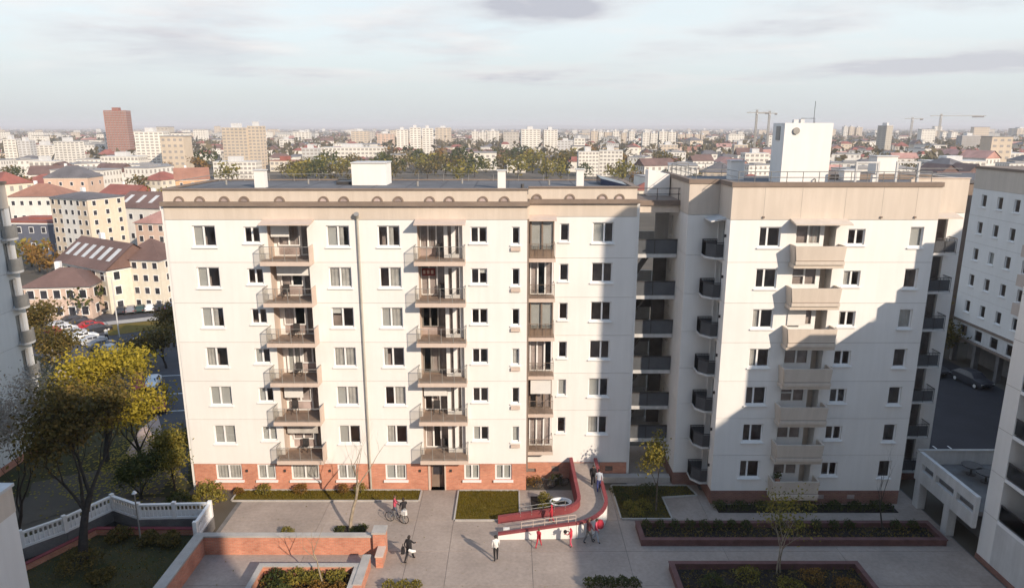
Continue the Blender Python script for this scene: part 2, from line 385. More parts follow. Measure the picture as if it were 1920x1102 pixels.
def window(bld, F, u0, u1, z0, z1, code, splits=None, depth=0.13, sill=True, holder=None, name='window', fm='white2', fw=0.075, transom=None, rm=True, mw=0.055):
    """One glazed frame: code has a letter per pane (d dark, b blind, c curtain, h half blind, p part curtain)."""
    n = len(code)
    if splits is None: splits = [u0 + (u1 - u0) * k / n for k in range(1, n)]
    f = MB(); oi, oo = -depth - 0.05, -depth + 0.025
    f.fbox(F, u0, u1, z0, z0 + fw, oi, oo); f.fbox(F, u0, u1, z1 - fw, z1, oi, oo)
    f.fbox(F, u0, u0 + fw, z0 + fw, z1 - fw, oi, oo); f.fbox(F, u1 - fw, u1, z0 + fw, z1 - fw, oi, oo)
    for sp in splits: f.fbox(F, sp - mw, sp + mw, z0 + fw, z1 - fw, oi, oo)
    if transom: f.fbox(F, u0 + fw, splits[0] - 0.055, transom - 0.035, transom + 0.035, oi, oo)
    if holder is None:
        w = f.build(name, MT[fm], bld); par = w
    else:
        f.build(name, MT[fm], holder); par = holder
    ed = [u0] + list(splits) + [u1]
    for k, c in enumerate(code):
        a, b = ed[k] + 0.05, ed[k + 1] - 0.05
        MB().fbox(F, a, b, z0 + fw - 0.01, z1 - fw + 0.01, -depth - 0.022, -depth - 0.012).build('pane', MT['glass'], par)
        o = -depth - 0.1
        if c == 'b': MB().fquad(F, a - 0.03, b + 0.03, z0 + 0.03, z1, o).build('blind', MT['blind'], par)
        elif c == 'h': MB().fquad(F, a - 0.03, b + 0.03, z1 - (z1 - z0) * 0.33, z1, o).build('blind', MT['awning'], par)
        elif c == 'c':
            m = MB(); wavy(m, F, a - 0.03, b + 0.03, z0 + 0.02, z1, o - 0.03); m.build('curtain', MT['curtain'], par)
        elif c == 'p':
            m = MB(); wavy(m, F, a - 0.03, a + (b - a) * 0.42, z0 + 0.02, z1, o - 0.03); m.build('curtain', MT['curtain'], par)
    if sill:
        MB().fbox(F, u0 - 0.1, u1 + 0.1, z0 - 0.11, z0 - 0.045, -depth + 0.02, 0.1).build('sill', MT['white2'], par)
    if rm: room(bld, F, u0, u1, z0, z1, depth)
    return (u0, u1, z0, z1)
def joint(mb, F, u0, u1, z): mb.fquad(F, u0, u1, z - 0.022, z + 0.022, -0.03)

# ================================================================== the long white apartment block
LA = base('apartment_building', (-10.8, 49, 0))
tag(LA, 'long white apartment block with beige attic band, half-round vents and red brick ground floor', 'building')
F1, F2 = Face(0, 45, 0), Face(0, 46.6, 0)
LX0, LXM, LX1, LYB = -22.6, 1.0, 8.4, 53.3
ZJ = [2.06, 2.54, 5.43, 8.25, 11.05, 13.8, 16.56, 19.38]
c1 = ['bd', 'bd', 'bp', 'cd', 'bb', 'bb']; c2 = ['dd', 'dd', 'dd', 'bd', 'bd', 'bb']; c3 = ['bp', 'cc', 'hd', 'cc', 'bc', 'bd']
c4 = ['dp', 'dc', 'bc', 'pd', 'dc', 'cd']; c5 = ['dd', 'dh', 'dd', 'dd', 'dd', 'bd']; c6 = 'dddcdb'; c7 = 'ddddbd'; c8 = ['bd', 'dd', 'dd', 'dd', 'bd', 'cd']
lj = MB()
for i in range(6):                                   # i = 0 is the top storey
    zb, zt = ZJ[6 - i], ZJ[7 - i]
    if i == 5: lo = 2.06
    else: lo = zb
    w0, w1 = zb + 1.06, zb + 2.44
    s0, s1 = zb + 1.3, zb + 2.36
    zd = zb + 0.22                                    # balcony deck
    zl = zt - 0.12
    hA = [(-20.9, -19.4, w0, w1), (-17.55, -16.5, s0, s1), (-12.15, -10.65, w0, w1), (-8.8, -7.35, w0, w1), (-2.73, -1.64, s0, s1), (-0.02, 0.5, s0 - 0.1, s1),
          (-16.0, -13.4, zd - 0.2, zl, 1.12), (-6.2, -3.25, zd - 0.2, zl, 1.12)]
    hB = [(3.25, 3.86, s0 - 0.15, s1), (5.45, 6.88, w0, w1)]
    MB().panel(F1, LX0, LXM, lo + (0.012 if i < 5 else 0), zt - 0.012, hA).build('wall_panel', MT['white'], LA)
    MB().panel(F2, LXM, LX1, (1.35 if i == 5 else lo) + 0.012, zt - 0.012, hB).build('wall_panel', MT['white'], LA)
    if i:
        for a, b in ((LX0, -16.0), (-13.4, -6.2), (-3.25, LXM)): joint(lj, F1, a, b, zt)
        joint(lj, F2, 2.9, LX1, zt)
    def spl(h, c, k=0.5): return [h[0] + (h[1] - h[0]) * k] if len(c) == 2 else []
    for h, c, k in ((hA[0], c1[i], 0.47), (hA[1], c2[i], 0.5), (hA[2], c3[i], 0.5), (hA[3], c4[i], 0.46), (hA[4], c5[i], 0.5), (hA[5], c6[i], 0.5), (hB[0], c7[i], 0.5), (hB[1], c8[i], 0.56)):
        window(LA, F2 if h in hB else F1, *h[:4], c, spl(h, c, k))
    MB().fbox(F1, -0.08, 0.56, s0 - 0.52, s0 - 0.3, 0.0, 0.13).build('window_grille', MT['pinkbeige'], LA)
if True:
    joint(lj, F1, LX0, -16.0, 2.56); joint(lj, F1, -13.4, -6.2, 2.56); joint(lj, F1, -3.25, LXM, 2.56)
lj.build('panel_joint', MT['seal'], LA)

def tuberail(par, F, u0, u1, z, out, posts, h=0.98, sidelen=None, mat='greymetal', glass=True, bars=0):
    m = MB()
    o = out - 0.04
    m.tube([F.p(u0 + 0.03, z + h, 0.0), F.p(u0 + 0.03, z + h, o), F.p(u1 - 0.03, z + h, o), F.p(u1 - 0.03, z + h, 0.0)], 0.028, 5)
    for k in range(posts):
        u = u0 + 0.04 + (u1 - u0 - 0.08) * k / (posts - 1); m.tube([F.p(u, z, o), F.p(u, z + h, o)], 0.022, 4)
    m.tube([F.p(u0 + 0.03, z + 0.1, o), F.p(u1 - 0.03, z + 0.1, o)], 0.015, 4)
    for k in range(bars):
        u = u0 + 0.06 + (u1 - u0 - 0.12) * (k + 0.5) / bars; m.tube([F.p(u, z + 0.1, o), F.p(u, z + h, o)], 0.009, 3, cap=False)
    m.build('railing', MT[mat], par)
    if glass: MB().fbox(F, u0 + 0.08, u1 - 0.08, z + 0.12, z + h - 0.06, o - 0.006, o + 0.006).build('railing_glass', MT['railglass'], par)

def loggia(i, u0, u1, s0, s1, kind):
    zb, zt = ZJ[6 - i], ZJ[7 - i]; z = zb + 0.22; zl = zt - 0.12; F = F1
    m = MB()
    m.fbox(F, s0, s1, z - 0.27, z, 0.003, 1.0); m.fbox(F, u0 + 0.003, u1 - 0.003, z - 0.19, z, -1.1, 0.0)
    for u in (u0, u1):
        d = 0.004 if u == u0 else -0.004
        m.poly([F.p(u + d, z, 0), F.p(u + d, zl, 0), F.p(u + d, zl, -1.1), F.p(u + d, z, -1.1)])
    m.poly([F.p(u0, zl - 0.004, 0), F.p(u1, zl - 0.004, 0), F.p(u1, zl - 0.004, -1.1), F.p(u0, zl - 0.004, -1.1)])
    bal = m.build('balcony', MT['pinkbeige'], LA)
    MB().fbox(F, s0 + 0.06, s1 - 0.06, z + 0.002, z + 0.014, 0.012, 0.96).fbox(F, u0 + 0.02, u1 - 0.02, z + 0.002, z + 0.014, -1.08, 0.01).build('deck', MT['deck'], bal)
    B = Face(F.o[0], F.o[1] + 1.0, 0)
    top = zl - 0.06
    back = MB()
    if kind == 'a':
        fr = {0: ('dcd', 0.36, 0.72), 1: ('dbd', 0.3, 0.7), 2: ('cbd', 0.42, 0.72), 3: ('bdd', 0.0, 0), 4: ('hdd', 0.4, 0.7), 5: ('ddc', 0.3, 0.6)}[i]
        a0 = u0 + 0.32
        back.fquad(B, u0, u1, z, zl, -0.11); back.build('back_wall', MT['white2'], bal)
        back2 = MB(); back2.fquad(B, a0, u1 - 0.05, z + 0.1, top, -0.1); back2.build('dark_room', MT['room'], bal)
        if i == 3:
            w0 = a0 + 1.05
            window(LA, B, a0, w0, z + 0.1, top, 'bc', None, -0.05, False, bal, 'double_door', fw=0.13, rm=False)
            window(LA, B, w0 + 0.02, u1 - 0.02, z + 0.75, top, 'dd', [u1 - 0.5], 0.0, False, bal, 'balcony_window', rm=False)
        else:
            window(LA, B, a0, a0 + 1.5, z + 0.72, top, fr[0][:2], None, 0.0, False, bal, 'balcony_window', rm=False)
            window(LA, B, a0 + 1.5, a0 + 2.22, z + 0.06, top, fr[0][2], None, 0.0, False, bal, 'balcony_door', fw=0.11, rm=False)
        bl = {0: (u0 + 0.15, u0 + 1.35, 1.02), 1: (u0 + 0.35, u1 - 0.06, 0.8), 4: (u0 + 0.2, u0 + 1.5, 1.15), 5: (u0 + 0.2, u1 - 0.25, 1.0)}.get(i)
        if bl: MB().fbox(F, bl[0], bl[1], zl - bl[2], zl - 0.01, -0.2, -0.18).build('roller_blind', MT['awning'] if i != 5 else MT['curtain'], bal)
    else:
        dl = u0 + 1.68
        MB().fquad(B, u0, u1, z, zl, -0.11).build('back_wall', MT['pinkbeige'], bal)
        MB().fquad(B, u0 + 0.03, dl, z + 0.02, top, -0.1).build('dark_room', MT['room'], bal)
        code = ['pcd', 'hdd', 'bbd', 'bpd', 'bdd', 'cbd'][i]
        window(LA, B, u0 + 0.03, dl, z + 0.6 if i in (0, 2) else z + 0.1, top, code, None, 0.0, False, bal, 'balcony_window', fm='greymetal' if i in (2, 3) else 'white2', fw=0.06, rm=False)
        D = Face(F.o[0], F.o[1] + 0.32, 0)
        MB().fbox(D, dl + 0.02, u1 - 0.03, z + 0.02, top + 0.02, -0.78, -0.26).build('door_casing', MT['white2'], bal)
        window(LA, D, dl + 0.02, u1 - 0.02, z + 0.03, top, 'dd', None, 0.0, False, bal, 'double_door', fw=0.25, rm=False, mw=0.13)
        MB().fquad(D, dl + 0.12, u1 - 0.12, z + 0.1, top - 0.1, -0.2).build('dark_room', MT['room'], bal)
        if i == 1:
            hg = MB()
            hg.fbox(B, u0 + 0.1, u0 + 1.0, z + 1.45, z + 1.95, 0.03, 0.05)
            for q in range(3): hg.fbox(B, u0 + 0.18 + q * 0.27, u0 + 0.34 + q * 0.27, z + 1.58, z + 1.82, 0.052, 0.06, 1)
            tag(hg.build('wall_hanging', [MT['redwall'], MT['pinkbeige']]), 'red and cream hanging on the second double-door balcony of the long block', 'hanging')
        if i == 4: MB().fbox(F, u0 + 0.1, dl + 0.02, zl - 1.0, zl - 0.01, -0.14, -0.12).build('roller_blind', MT['awning'], bal)
    # side screens and the front rail
    MB().fbox(F, s1 - 0.05, s1, z, z + 1.0, 0.05, 0.98).build('side_panel', MT['pinkbeige'] if kind == 'a' else MT['railglass'], bal)
    MB().fbox(F, s0, s0 + 0.03, z, z + 1.0, 0.05, 0.98).build('side_panel', MT['railglass'], bal)
    tuberail(bal, F, s0, s1, z, 1.0, 5)
    # a few belongings standing on the deck
    r = random.Random(i * 7 + (kind == 'b'))
    if r.random() < 0.75:
        u = r.uniform(u0 + 0.6, u0 + 1.5); q = MB()
        q.fbox(F, u - 0.22, u + 0.22, z + 0.42, z + 0.46, -0.7, -0.28); q.fbox(F, u - 0.22, u + 0.22, z + 0.46, z + 0.92, -0.72, -0.68)
        for a, b in ((-0.2, -0.68), (0.2, -0.68), (-0.2, -0.3), (0.2, -0.3)): q.fbox(F, u + a - 0.02, u + a + 0.02, z + 0.014, z + 0.42, b - 0.02, b + 0.02)
        ch = q.build('balcony_chair', MT['metal']); ROW = ['top', 'second', 'third', 'fourth', 'fifth', 'lowest'][i]
        tag(ch, 'dark chair on the %s balcony of the %s balcony column of the long block' % (ROW, 'first' if kind == 'a' else 'double-door'), 'chair', 'chairs on the balconies')
for i in range(6):
    loggia(i, -16.0, -13.4, -16.3, -13.05, 'a')
    loggia(i, -6.2, -3.25, -6.35, -3.05, 'b')
def canopy(par, F, u0, u1, z, out, mat='pinkbeige'):
    m = MB(); m.hexa([F.p(u0, z - 0.08, out), F.p(u1, z - 0.08, out), F.p(u1, z + 0.08, 0.002), F.p(u0, z + 0.08, 0.002), F.p(u0, z, out), F.p(u1, z, out), F.p(u1, z + 0.22, 0.002), F.p(u0, z + 0.22, 0.002)])
    return m.build('canopy', MT[mat], par)
canopy(LA, F1, -16.2, -12.9, 19.22, 1.0); canopy(LA, F1, -6.3, -3.0, 19.22, 1.0)
# glazed bays on the set-back part
for i in range(6):
    zb, zt = ZJ[6 - i], ZJ[7 - i]; z = zb + 0.14; zl = zt - 0.06; F = Face(0, 46.6, 0)
    m = MB(); m.fbox(F, 1.12, 2.92, z - 0.24, z, 0.003, 1.05)
    bal = m.build('balcony', MT['pinkbeige'], LA)
    MB().fbox(F, 1.2, 2.86, z + 0.002, z + 0.013, 0.05, 1.0).build('deck', MT['deck'], bal)
    closed = i in (0, 2)
    o = 0.75 if closed else 0.12
    FF = Face(0, 46.6 - o, 0)
    if closed:
        MB().fbox(F, 1.24, 1.3, z + 0.014, zl, 0.01, o).fbox(F, 2.74, 2.8, z + 0.014, zl, 0.01, o).build('bay_side', MT['railglass'], bal)
        window(LA, FF, 1.22, 2.82, z + 0.5, zl, 'bb', None, 0.0, False, bal, 'bay_frame', fm='ledge', fw=0.09, rm=False)
        MB().fbox(FF, 1.22, 2.82, z + 0.016, z + 0.5, -0.05, 0.0).build('bay_apron', MT['deck'], bal)
    else:
        MB().fquad(FF, 1.2, 2.84, z + 0.02, zl, -0.1).build('dark_room', MT['room'], bal)
        window(LA, FF, 1.24, 2.8, z + 0.1, zl, ['', 'cbd', '', 'cdb', 'bdd', 'cdc'][i], None, 0.0, False, bal, 'balcony_window', fm='white2' if i != 4 else 'ledge', fw=0.07, rm=False)
        if i == 4: MB().fbox(F, 1.3, 2.72, zl - 1.15, zl, 0.85, 0.87).build('roller_blind', MT['awning'], bal)
    tuberail(bal, F, 1.14, 2.9, z, 1.05, 4, mat='ledge')
canopy(LA, F2, 1.1, 2.95, 19.3, 1.15)
MB().fbox(F1, LXM - 0.004, LXM + 0.12, 1.4, 19.38, -1.59, -0.02).build('corner_wall', MT['ledge'], LA)
# brick ground floor, windows and entrance
gw = [(-21.05, -19.2, 'cc'), (-18.1, -16.8, 'cb'), (-15.7, -13.7, 'cc'), (-12.4, -11.07, 'cc'), (-9.0, -7.5, 'bc'), (-3.4, -2.3, 'bb'), (-1.2, -0.02, 'bb')]
holes = [(a, b, 0.82, 2.02) for a, b, c in gw] + [(-5.8, -4.8, 0.0, 2.0, 0.5)]
MB().panel(F1, LX0, LXM, 0.0, 2.045, holes, 0.16).build('brick_plinth', MT['brick'], LA)
MB().panel(F2, LXM, LX1, 0.0, 1.33, [(1.0, 1.75, 0.55, 0.85), (2.9, 3.45, 0.6, 1.05), (6.85, 7.4, 0.62, 1.05)], 0.15).build('brick_plinth', MT['brick'], LA)
for a, b, z0, z1 in ((1.0, 1.75, 0.55, 0.85), (2.9, 3.45, 0.6, 1.05), (6.85, 7.4, 0.62, 1.05)):
    m = MB(); m.fquad(F2, a, b, z0, z1, -0.13)
    v = m.build('cellar_vent', MT['room'], LA)
    q = MB()
    for k in range(4): q.fbox(F2, a, b, z0 + (z1 - z0) * (k + 0.35) / 4, z0 + (z1 - z0) * (k + 0.6) / 4, -0.1, -0.05)
    q.build('vent_slat', MT['ledge'], v)
for a, b, c in gw:
    window(LA, F1, a, b, 0.82, 2.02, c, None, 0.1, False, fw=0.11)
    MB().fbox(F1, a - 0.12, b + 0.12, 0.66, 0.80, -0.05, 0.14).build('sill', MT['white2'], LA)
dm = MB(); dm.fbox(F1, -5.78, -4.82, 0.02, 1.98, -0.5, -0.44)
door = dm.build('entrance_door', MT['ledge'], LA)
MB().fbox(F1, -5.66, -5.0, 1.0, 1.85, -0.438, -0.43).build('door_pane', MT['darkwin'], door)
MB().fbox(F1, -4.98, -4.94, 0.95, 1.15, -0.438, -0.38).build('handle', MT['greymetal'], door)
MB().fbox(F1, -5.95, -5.8, 0.0, 2.06, 0.003, 0.06).fbox(F1, -4.8, -4.7, 0.0, 2.06, 0.003, 0.06).build('door_surround', MT['pinkbeige'], LA)
for x in (-18.9, -16.2, -13.0, -6.6, -4.4): MB().fbox(F1, x, x + 0.13, 1.45, 1.62, 0.003, 0.1).build('wall_lamp', MT['metal'], LA)
# other walls, attic, cornice, roof
MB().fbox(Face(LX0, 45, 90), 0.06, LYB - 45, 0, 20.27, -0.2, 0.0).build('end_wall', MT['white'], LA)
MB().fbox(Face(LX1, 46.6, -90), -(LYB - 46.6), -0.06, 0, 20.27, -0.2, 0.0).build('end_wall', MT['white'], LA)
MB().box(LX0, LX1, LYB, LYB + 0.2, 0, 20.9).build('rear_wall', MT['white'], LA)
m = MB(); m.fbox(F1, LX0, LXM, 19.392, 20.27, -0.25, 0.012); m.fbox(F2, LXM + 0.12, LX1, 19.392, 20.27, -0.25, 0.012)
m.box(LXM - 0.1, LXM + 0.12, 45.25, 46.58, 19.392, 20.27); m.box(LX0, LX0 + 0.25, 45.25, LYB, 20.275, 21.3); m.box(LX1 - 0.25, LX1, 46.9, LYB, 20.275, 21.3)
m.build('beige_band', MT['beige'], LA)
m = MB(); m.fbox(F1, LX0 - 0.12, LXM + 0.15, 20.28, 20.56, -0.4, 0.24); m.fbox(F2, LXM + 0.15, LX1 + 0.15, 20.28, 20.56, -0.4, 0.24); m.box(LXM - 0.2, LXM + 0.15, 45.4, 46.36, 20.281, 20.559)
m.build('cornice', MT['ledge'], LA)
va = [336, 375, 421, 458, 524.6, 607, 645, 708, 747, 806, 842.6, 905.5, 946]; vb = [1006.8, 1069, 1130, 1162]
xs = [(u - 960) * 44.9 / FPX for u in va]; xb = [(u - 960) * 46.4 / FPX for u in vb]
m = MB(); m.fbox(F1, LX0 + 0.02, LXM, 20.56, 21.3, -0.3, -0.06); m.fbox(F2, LXM, LX1 - 0.02, 20.56, 21.3, -0.3, -0.06); m.build('attic_wall', MT['beige'], LA)
for F, q in ((F1, xs), (F2, xb)):
    for x in q:
        ring, dark = MB(), MB(); N = 10
        for k in range(N):
            a, b = pi * k / N, pi * (k + 1) / N
            P = lambda t, r, o: F.p(x + r * cos(t), 20.57 + r * sin(t), o)
            ring.hexa([P(a, 0.23, 0.02), P(b, 0.23, 0.02), P(b, 0.23, -0.06), P(a, 0.23, -0.06), P(a, 0.34, 0.02), P(b, 0.34, 0.02), P(b, 0.34, -0.06), P(a, 0.34, -0.06)])
        dark.poly([F.p(x + 0.24 * cos(pi * k / N), 20.57 + 0.24 * sin(pi * k / N), -0.03) for k in range(N + 1)])
        v = ring.build('attic_vent', MT['ledge'], LA); dark.build('vent_opening', MT['room'], v)
m = MB(); m.prism([(LX0 + 0.1, 45.2), (LXM + 0.05, 45.2), (LXM + 0.05, 46.8), (LX1 - 0.1, 46.8), (LX1 - 0.1, LYB), (LX0 + 0.1, LYB)], 21.0, 21.28)
m.build('roof', MT['roof'], LA)
m = MB()
for k in range(13): m.box(LX0 + 1.6 + k * 2.3, LX0 + 1.7 + k * 2.3, 47.0, LYB - 0.15, 21.281, 21.287)
m.build('felt_seam', MT['seam'], LA)
for x, y in ((-20.2, 49.5), (-14.6, 50.2), (-6.5, 48.2), (-3.6, 50.5), (2.6, 49.2)): MB().cyl(x, y, 21.28, 21.62, 0.07, 0.07, 8).build('roof_vent', MT['greymetal'], LA)
m = MB(); m.fbox(F1, LX0 - 0.08, LXM + 0.1, 21.31, 21.39, -0.4, 0.06); m.fbox(F2, LXM + 0.1, LX1 + 0.08, 21.31, 21.39, -0.4, 0.06)
m.box(LX0 - 0.08, LX0 + 0.35, 45.4, LYB + 0.2, 21.312, 21.388); m.box(LX1 - 0.35, LX1 + 0.08, 47.0, LYB + 0.2, 21.312, 21.388); m.box(LX0 - 0.08, LX1 + 0.08, LYB - 0.1, LYB + 0.28, 21.314, 21.386)
m.build('coping', MT['ledge'], LA)
m = MB(); y = LYB - 0.35
m.tube([(LX0 + 0.5, 46, 21.8), (LX0 + 0.5, y, 21.8), (LX1 - 0.4, y, 21.8)], 0.026, 5)
for k in range(17): m.tube([(LX0 + 0.5 + (LX1 - LX0 - 0.9) * k / 16, y, 21.28), (LX0 + 0.5 + (LX1 - LX0 - 0.9) * k / 16, y, 21.8)], 0.02, 4)
m.build('roof_railing', MT['greymetal'], LA)
def stack(par, x0, x1, y0, y1, z0, z1, name='chimney', cap=True):
    o = MB().box(x0, x1, y0, y1, z0, z1).build(name, MT['white'], par)
    if cap: MB().box(x0 - 0.06, x1 + 0.06, y0 - 0.06, y1 + 0.06, z1 + 0.003, z1 + 0.07).build('cap', MT['lightconc'], o)
    return o
stack(LA, -17.3, -16.6, 47.0, 47.6, 21.28, 22.4); stack(LA, -0.95, -0.42, 46.4, 46.9, 21.28, 22.42); stack(LA, 4.42, 4.92, 48.0, 48.5, 21.28, 22.4)
lh = stack(LA, -11.2, -8.8, 49.0, 51.2, 21.28, 22.78, 'lift_housing'); MB().box(-12.4, -11.25, 49.4, 51.0, 21.29, 21.5).build('roof_hatch', MT['metal'], LA)
MB().cyl(0.7, 46.9, 21.28, 21.55, 0.12, 0.1, 8).build('roof_vent', MT['metal'], LA)
m = MB(); m.hexa([(6.2, 49.0, 21.3), (8.0, 48.4, 21.3), (8.0, 51.0, 21.3), (6.2, 51.5, 21.3), (6.2, 49.0, 21.75), (8.0, 48.4, 21.33), (8.0, 51.0, 21.4), (6.2, 51.5, 21.85)]); m.build('skylight', MT['roof_shade'], LA)  # dark blue wedge standing in for parapet shade at the roof end
# the downpipe with its round hopper
m = MB(); m.tube([(-10.05, 44.88, 0.1), (-10.05, 44.88, 19.55)], 0.075, 8); m.tube([(-10.05, 44.9, 19.55), (-10.05, 44.72, 19.75)], 0.14, 10)
dp = m.build('downpipe', MT['pipe'], LA); MB().tube([(-10.05, 44.74, 19.74), (-10.05, 44.68, 19.8)], 0.17, 12).build('pipe_cap', MT['greymetal'], dp)

# ================================================================== the white block on the right
RB = base('apartment_building', (20, 48, 0))
tag(RB, 'white apartment block with plain beige balconies and a tall white lift tower on its roof', 'building')
G1, G2, G3, G4 = Face(0, 43, 0), Face(13.6, 43, -90), Face(11.6, 45.6, -90), Face(0, 46.5, 0)
RX0, RX1, RX2, RYB = 13.6, 26.5, 30.4, 53.6
ZR = [1.07, 3.72, 6.37, 9.0, 11.65, 14.3, 16.95, 19.64]
rc = ['dd', 'dd', 'cd', 'cd', 'dd', 'dd', 'dd']; rd = 'bdcdddd'; rcc = ['dd', 'cd', 'pd', 'dd', 'dd', 'dd', 'dd']
rj = MB(); NAMES = ['top', 'second', 'third', 'fourth', 'fifth', 'sixth', 'lowest']
for i in range(7):
    zb, zt = ZR[6 - i], ZR[7 - i]
    w0, w1 = zb + 0.98, zb + 2.25; s0, s1 = zb + 1.12, zb + 2.12; b1 = zt - 0.3
    h = [(15.45, 16.8, w0, w1), (21.0, 22.08, s0, s1), (24.88, 25.72, w0, w1), (17.75, 20.25, zb + 0.25, b1, 0.9)]
    MB().panel(G1, RX0, RX1, zb + 0.012, zt - 0.012, h).build('wall_panel', MT['white'], RB)
    window(RB, G1, *h[0], rc[i], [16.0 if i % 2 else 15.98]); window(RB, G1, *h[1], rcc[i]); window(RB, G1, *h[2], rd[i])
    if i: 
        joint(rj, G1, RX0, 17.7, zt); joint(rj, G1, 20.3, RX1, zt)
        for F, a, b in ((G2, -2.6, 0), (G3, -(RYB - 45.6), 0), (G4, 26.5, RX2)): joint(rj, F, a, b, zt)
    # balcony: solid parapet, window behind
    m = MB(); z = zb + 0.02
    m.fbox(G1, 17.45, 20.55, z - 0.24, z, 0.003, 0.88)
    m.hexa([G1.p(17.6, z, 0.88), G1.p(20.5, z, 0.88), G1.p(20.5, z, 0.8), G1.p(17.6, z, 0.8), G1.p(17.42, z + 1.16, 0.98), G1.p(20.56, z + 1.16, 0.98), G1.p(20.56, z + 1.16, 0.88), G1.p(17.42, z + 1.16, 0.88)])
    m.hexa([G1.p(17.52, z, 0.79), G1.p(17.62, z, 0.79), G1.p(17.62, z, 0.003), G1.p(17.52, z, 0.003), G1.p(17.42, z + 1.16, 0.88), G1.p(17.52, z + 1.16, 0.88), G1.p(17.52, z + 1.16, 0.003), G1.p(17.42, z + 1.16, 0.003)])
    m.hexa([G1.p(20.4, z, 0.79), G1.p(20.5, z, 0.79), G1.p(20.5, z, 0.003), G1.p(20.4, z, 0.003), G1.p(20.46, z + 1.16, 0.88), G1.p(20.56, z + 1.16, 0.88), G1.p(20.56, z + 1.16, 0.003), G1.p(20.46, z + 1.16, 0.003)])
    m.fbox(G1, 17.5, 20.53, z + 0.003, z + 0.22, 0.881, 0.99)
    bal = m.build('balcony', MT['beige'], RB)
    MB().fbox(G1, 17.55, 20.5, z + 0.225, z + 0.26, 0.86, 0.925).build('parapet_groove', MT['ledge'], bal)
    MB().fbox(G1, 17.65, 20.38, z + 0.003, z + 0.015, -0.9, 0.78).build('deck', MT['deck'], bal)
    BB = Face(0, 43.25, 0)
    MB().fquad(Face(0, 43.88, 0), 17.7, 20.3, zb + 0.2, b1, 0).build('back_wall', MT['beige'], bal)
    MB().fbox(BB, 17.8, 19.62, zb + 0.05, zb + 1.12, -0.1, 0.0).fbox(BB, 19.4, 19.62, zb + 1.12, b1, -0.1, 0.0).build('window_apron', MT['white2'], bal)
    MB().fquad(BB, 17.8, 19.42, zb + 1.12, b1, -0.12).build('dark_room', MT['room'], bal)
    window(RB, BB, 17.8, 19.42, zb + 1.12, b1, ['dc', 'dd', 'hd', 'dd', 'dd', 'dd', 'dd'][i], [18.62], -0.0, False, bal, 'balcony_window', transom=(zb + 1.75) if i in (1, 4) else None, rm=False)
    if i == 2: MB().fbox(G1, 17.7, 18.85, zb + 1.2, b1, 0.06, 0.08).build('roller_blind', MT['awning'], bal)
    if i == 6:
        pl = MB()
        for k in range(70):
            c = Vector((18.0 + R.uniform(-.25, .25), 42.75 + R.uniform(-.15, .15), z + 1.1 + R.uniform(0, .35))); s = 0.06
            d = Vector((R.uniform(-1, 1), R.uniform(-1, 1), R.uniform(-1, 1))).normalized(); e = d.orthogonal().normalized() * s; d = d * s
            pl.poly([tuple(c - d), tuple(c + e), tuple(c + d), tuple(c - e)])
        pp = base('potted_plant', (18.0, 42.75, z)); tag(pp, 'bright green potted plant on the lowest beige balcony of the right block', 'plant')
        pl.build('leaves', MT['leaf_green'], pp); MB().cyl(18.0, 42.75, z + 0.016, z + 1.0, 0.12, 0.18, 8).build('pot', MT['brick'], pp)
    # return walls in shade
    hw = [(-2.35, -1.35, zb + 0.12, zb + 2.3, 0.5), (-1.15, -0.75, zb + 1.4, zb + 1.9)] if False else []
    g2h = [(-2.35, -1.05, zb + 0.1, zt - 0.25, 0.4)]
    MB().panel(G2, -2.6, 0, zb + 0.012, zt - 0.012, g2h).build('wall_panel', MT['white'], RB)
    MB().panel(Face(0, 45.6, 0), 11.6, 13.6, zb + 0.012, zt - 0.012).build('wall_panel', MT['white'], RB)
    g3h = [(-4.6, -4.05, zb + 0.75, zb + 2.1)]
    MB().panel(G3, -(RYB - 45.6), 0, zb + 0.012, zt - 0.012, g3h).build('wall_panel', MT['white'], RB)
    window(RB, G3, *g3h[0], 'd')
    # small corner balcony with dark railing
    FF = G2; m = MB()
    pts = [FF.p(-2.45, 0, 0.003)[:2], FF.p(-0.9, 0, 0.003)[:2], FF.p(-0.9, 0, 0.55)[:2], FF.p(-1.5, 0, 1.05)[:2], FF.p(-2.45, 0, 1.05)[:2]]
    m.prism(pts, zb + 0.0, zb + 0.14); bal = m.build('balcony', MT['lightconc'], RB)
    r = MB(); pl2 = [FF.p(-2.42, zb + 1.1, 0.03), FF.p(-2.42, zb + 1.1, 1.0), FF.p(-1.52, zb + 1.1, 1.0), FF.p(-0.93, zb + 1.1, 0.52), FF.p(-0.93, zb + 1.1, 0.03)]
    r.tube(pl2, 0.03, 5)
    for a, b in zip(pl2, pl2[1:]):
        for k in range(9):
            t = k / 9; x, y = a[0] + (b[0] - a[0]) * t, a[1] + (b[1] - a[1]) * t; r.tube([(x, y, zb + 0.14), (x, y, zb + 1.1)], 0.016, 3, cap=False)
    r.build('railing', MT['metal'], bal)
    for a, b in zip(pl2, pl2[1:]):
        MB().hexa([(a[0], a[1], zb + .2), (b[0], b[1], zb + .2), (b[0], b[1] + .01, zb + .2), (a[0], a[1] + .01, zb + .2), (a[0], a[1], zb + 1.0), (b[0], b[1], zb + 1.0), (b[0], b[1] + .01, zb + 1.0), (a[0], a[1] + .01, zb + 1.0)]).build('railing_panel', MT['panelgrey'], bal)
    window(RB, FF, -2.35, -1.05, zb + 0.14, zt - 0.25, 'dd', [-1.6], 0.3, False, bal, 'balcony_door', fw=0.07)
    MB().fbox(FF, -0.72, -0.62, zb + 1.5, zb + 1.68, 0.003, 0.12).build('wall_lamp', MT['metal'], RB)
    # set-back face at the far side
    g4h = [(27.6, 29.35, zb + 0.12, zt - 0.25, 0.3)]
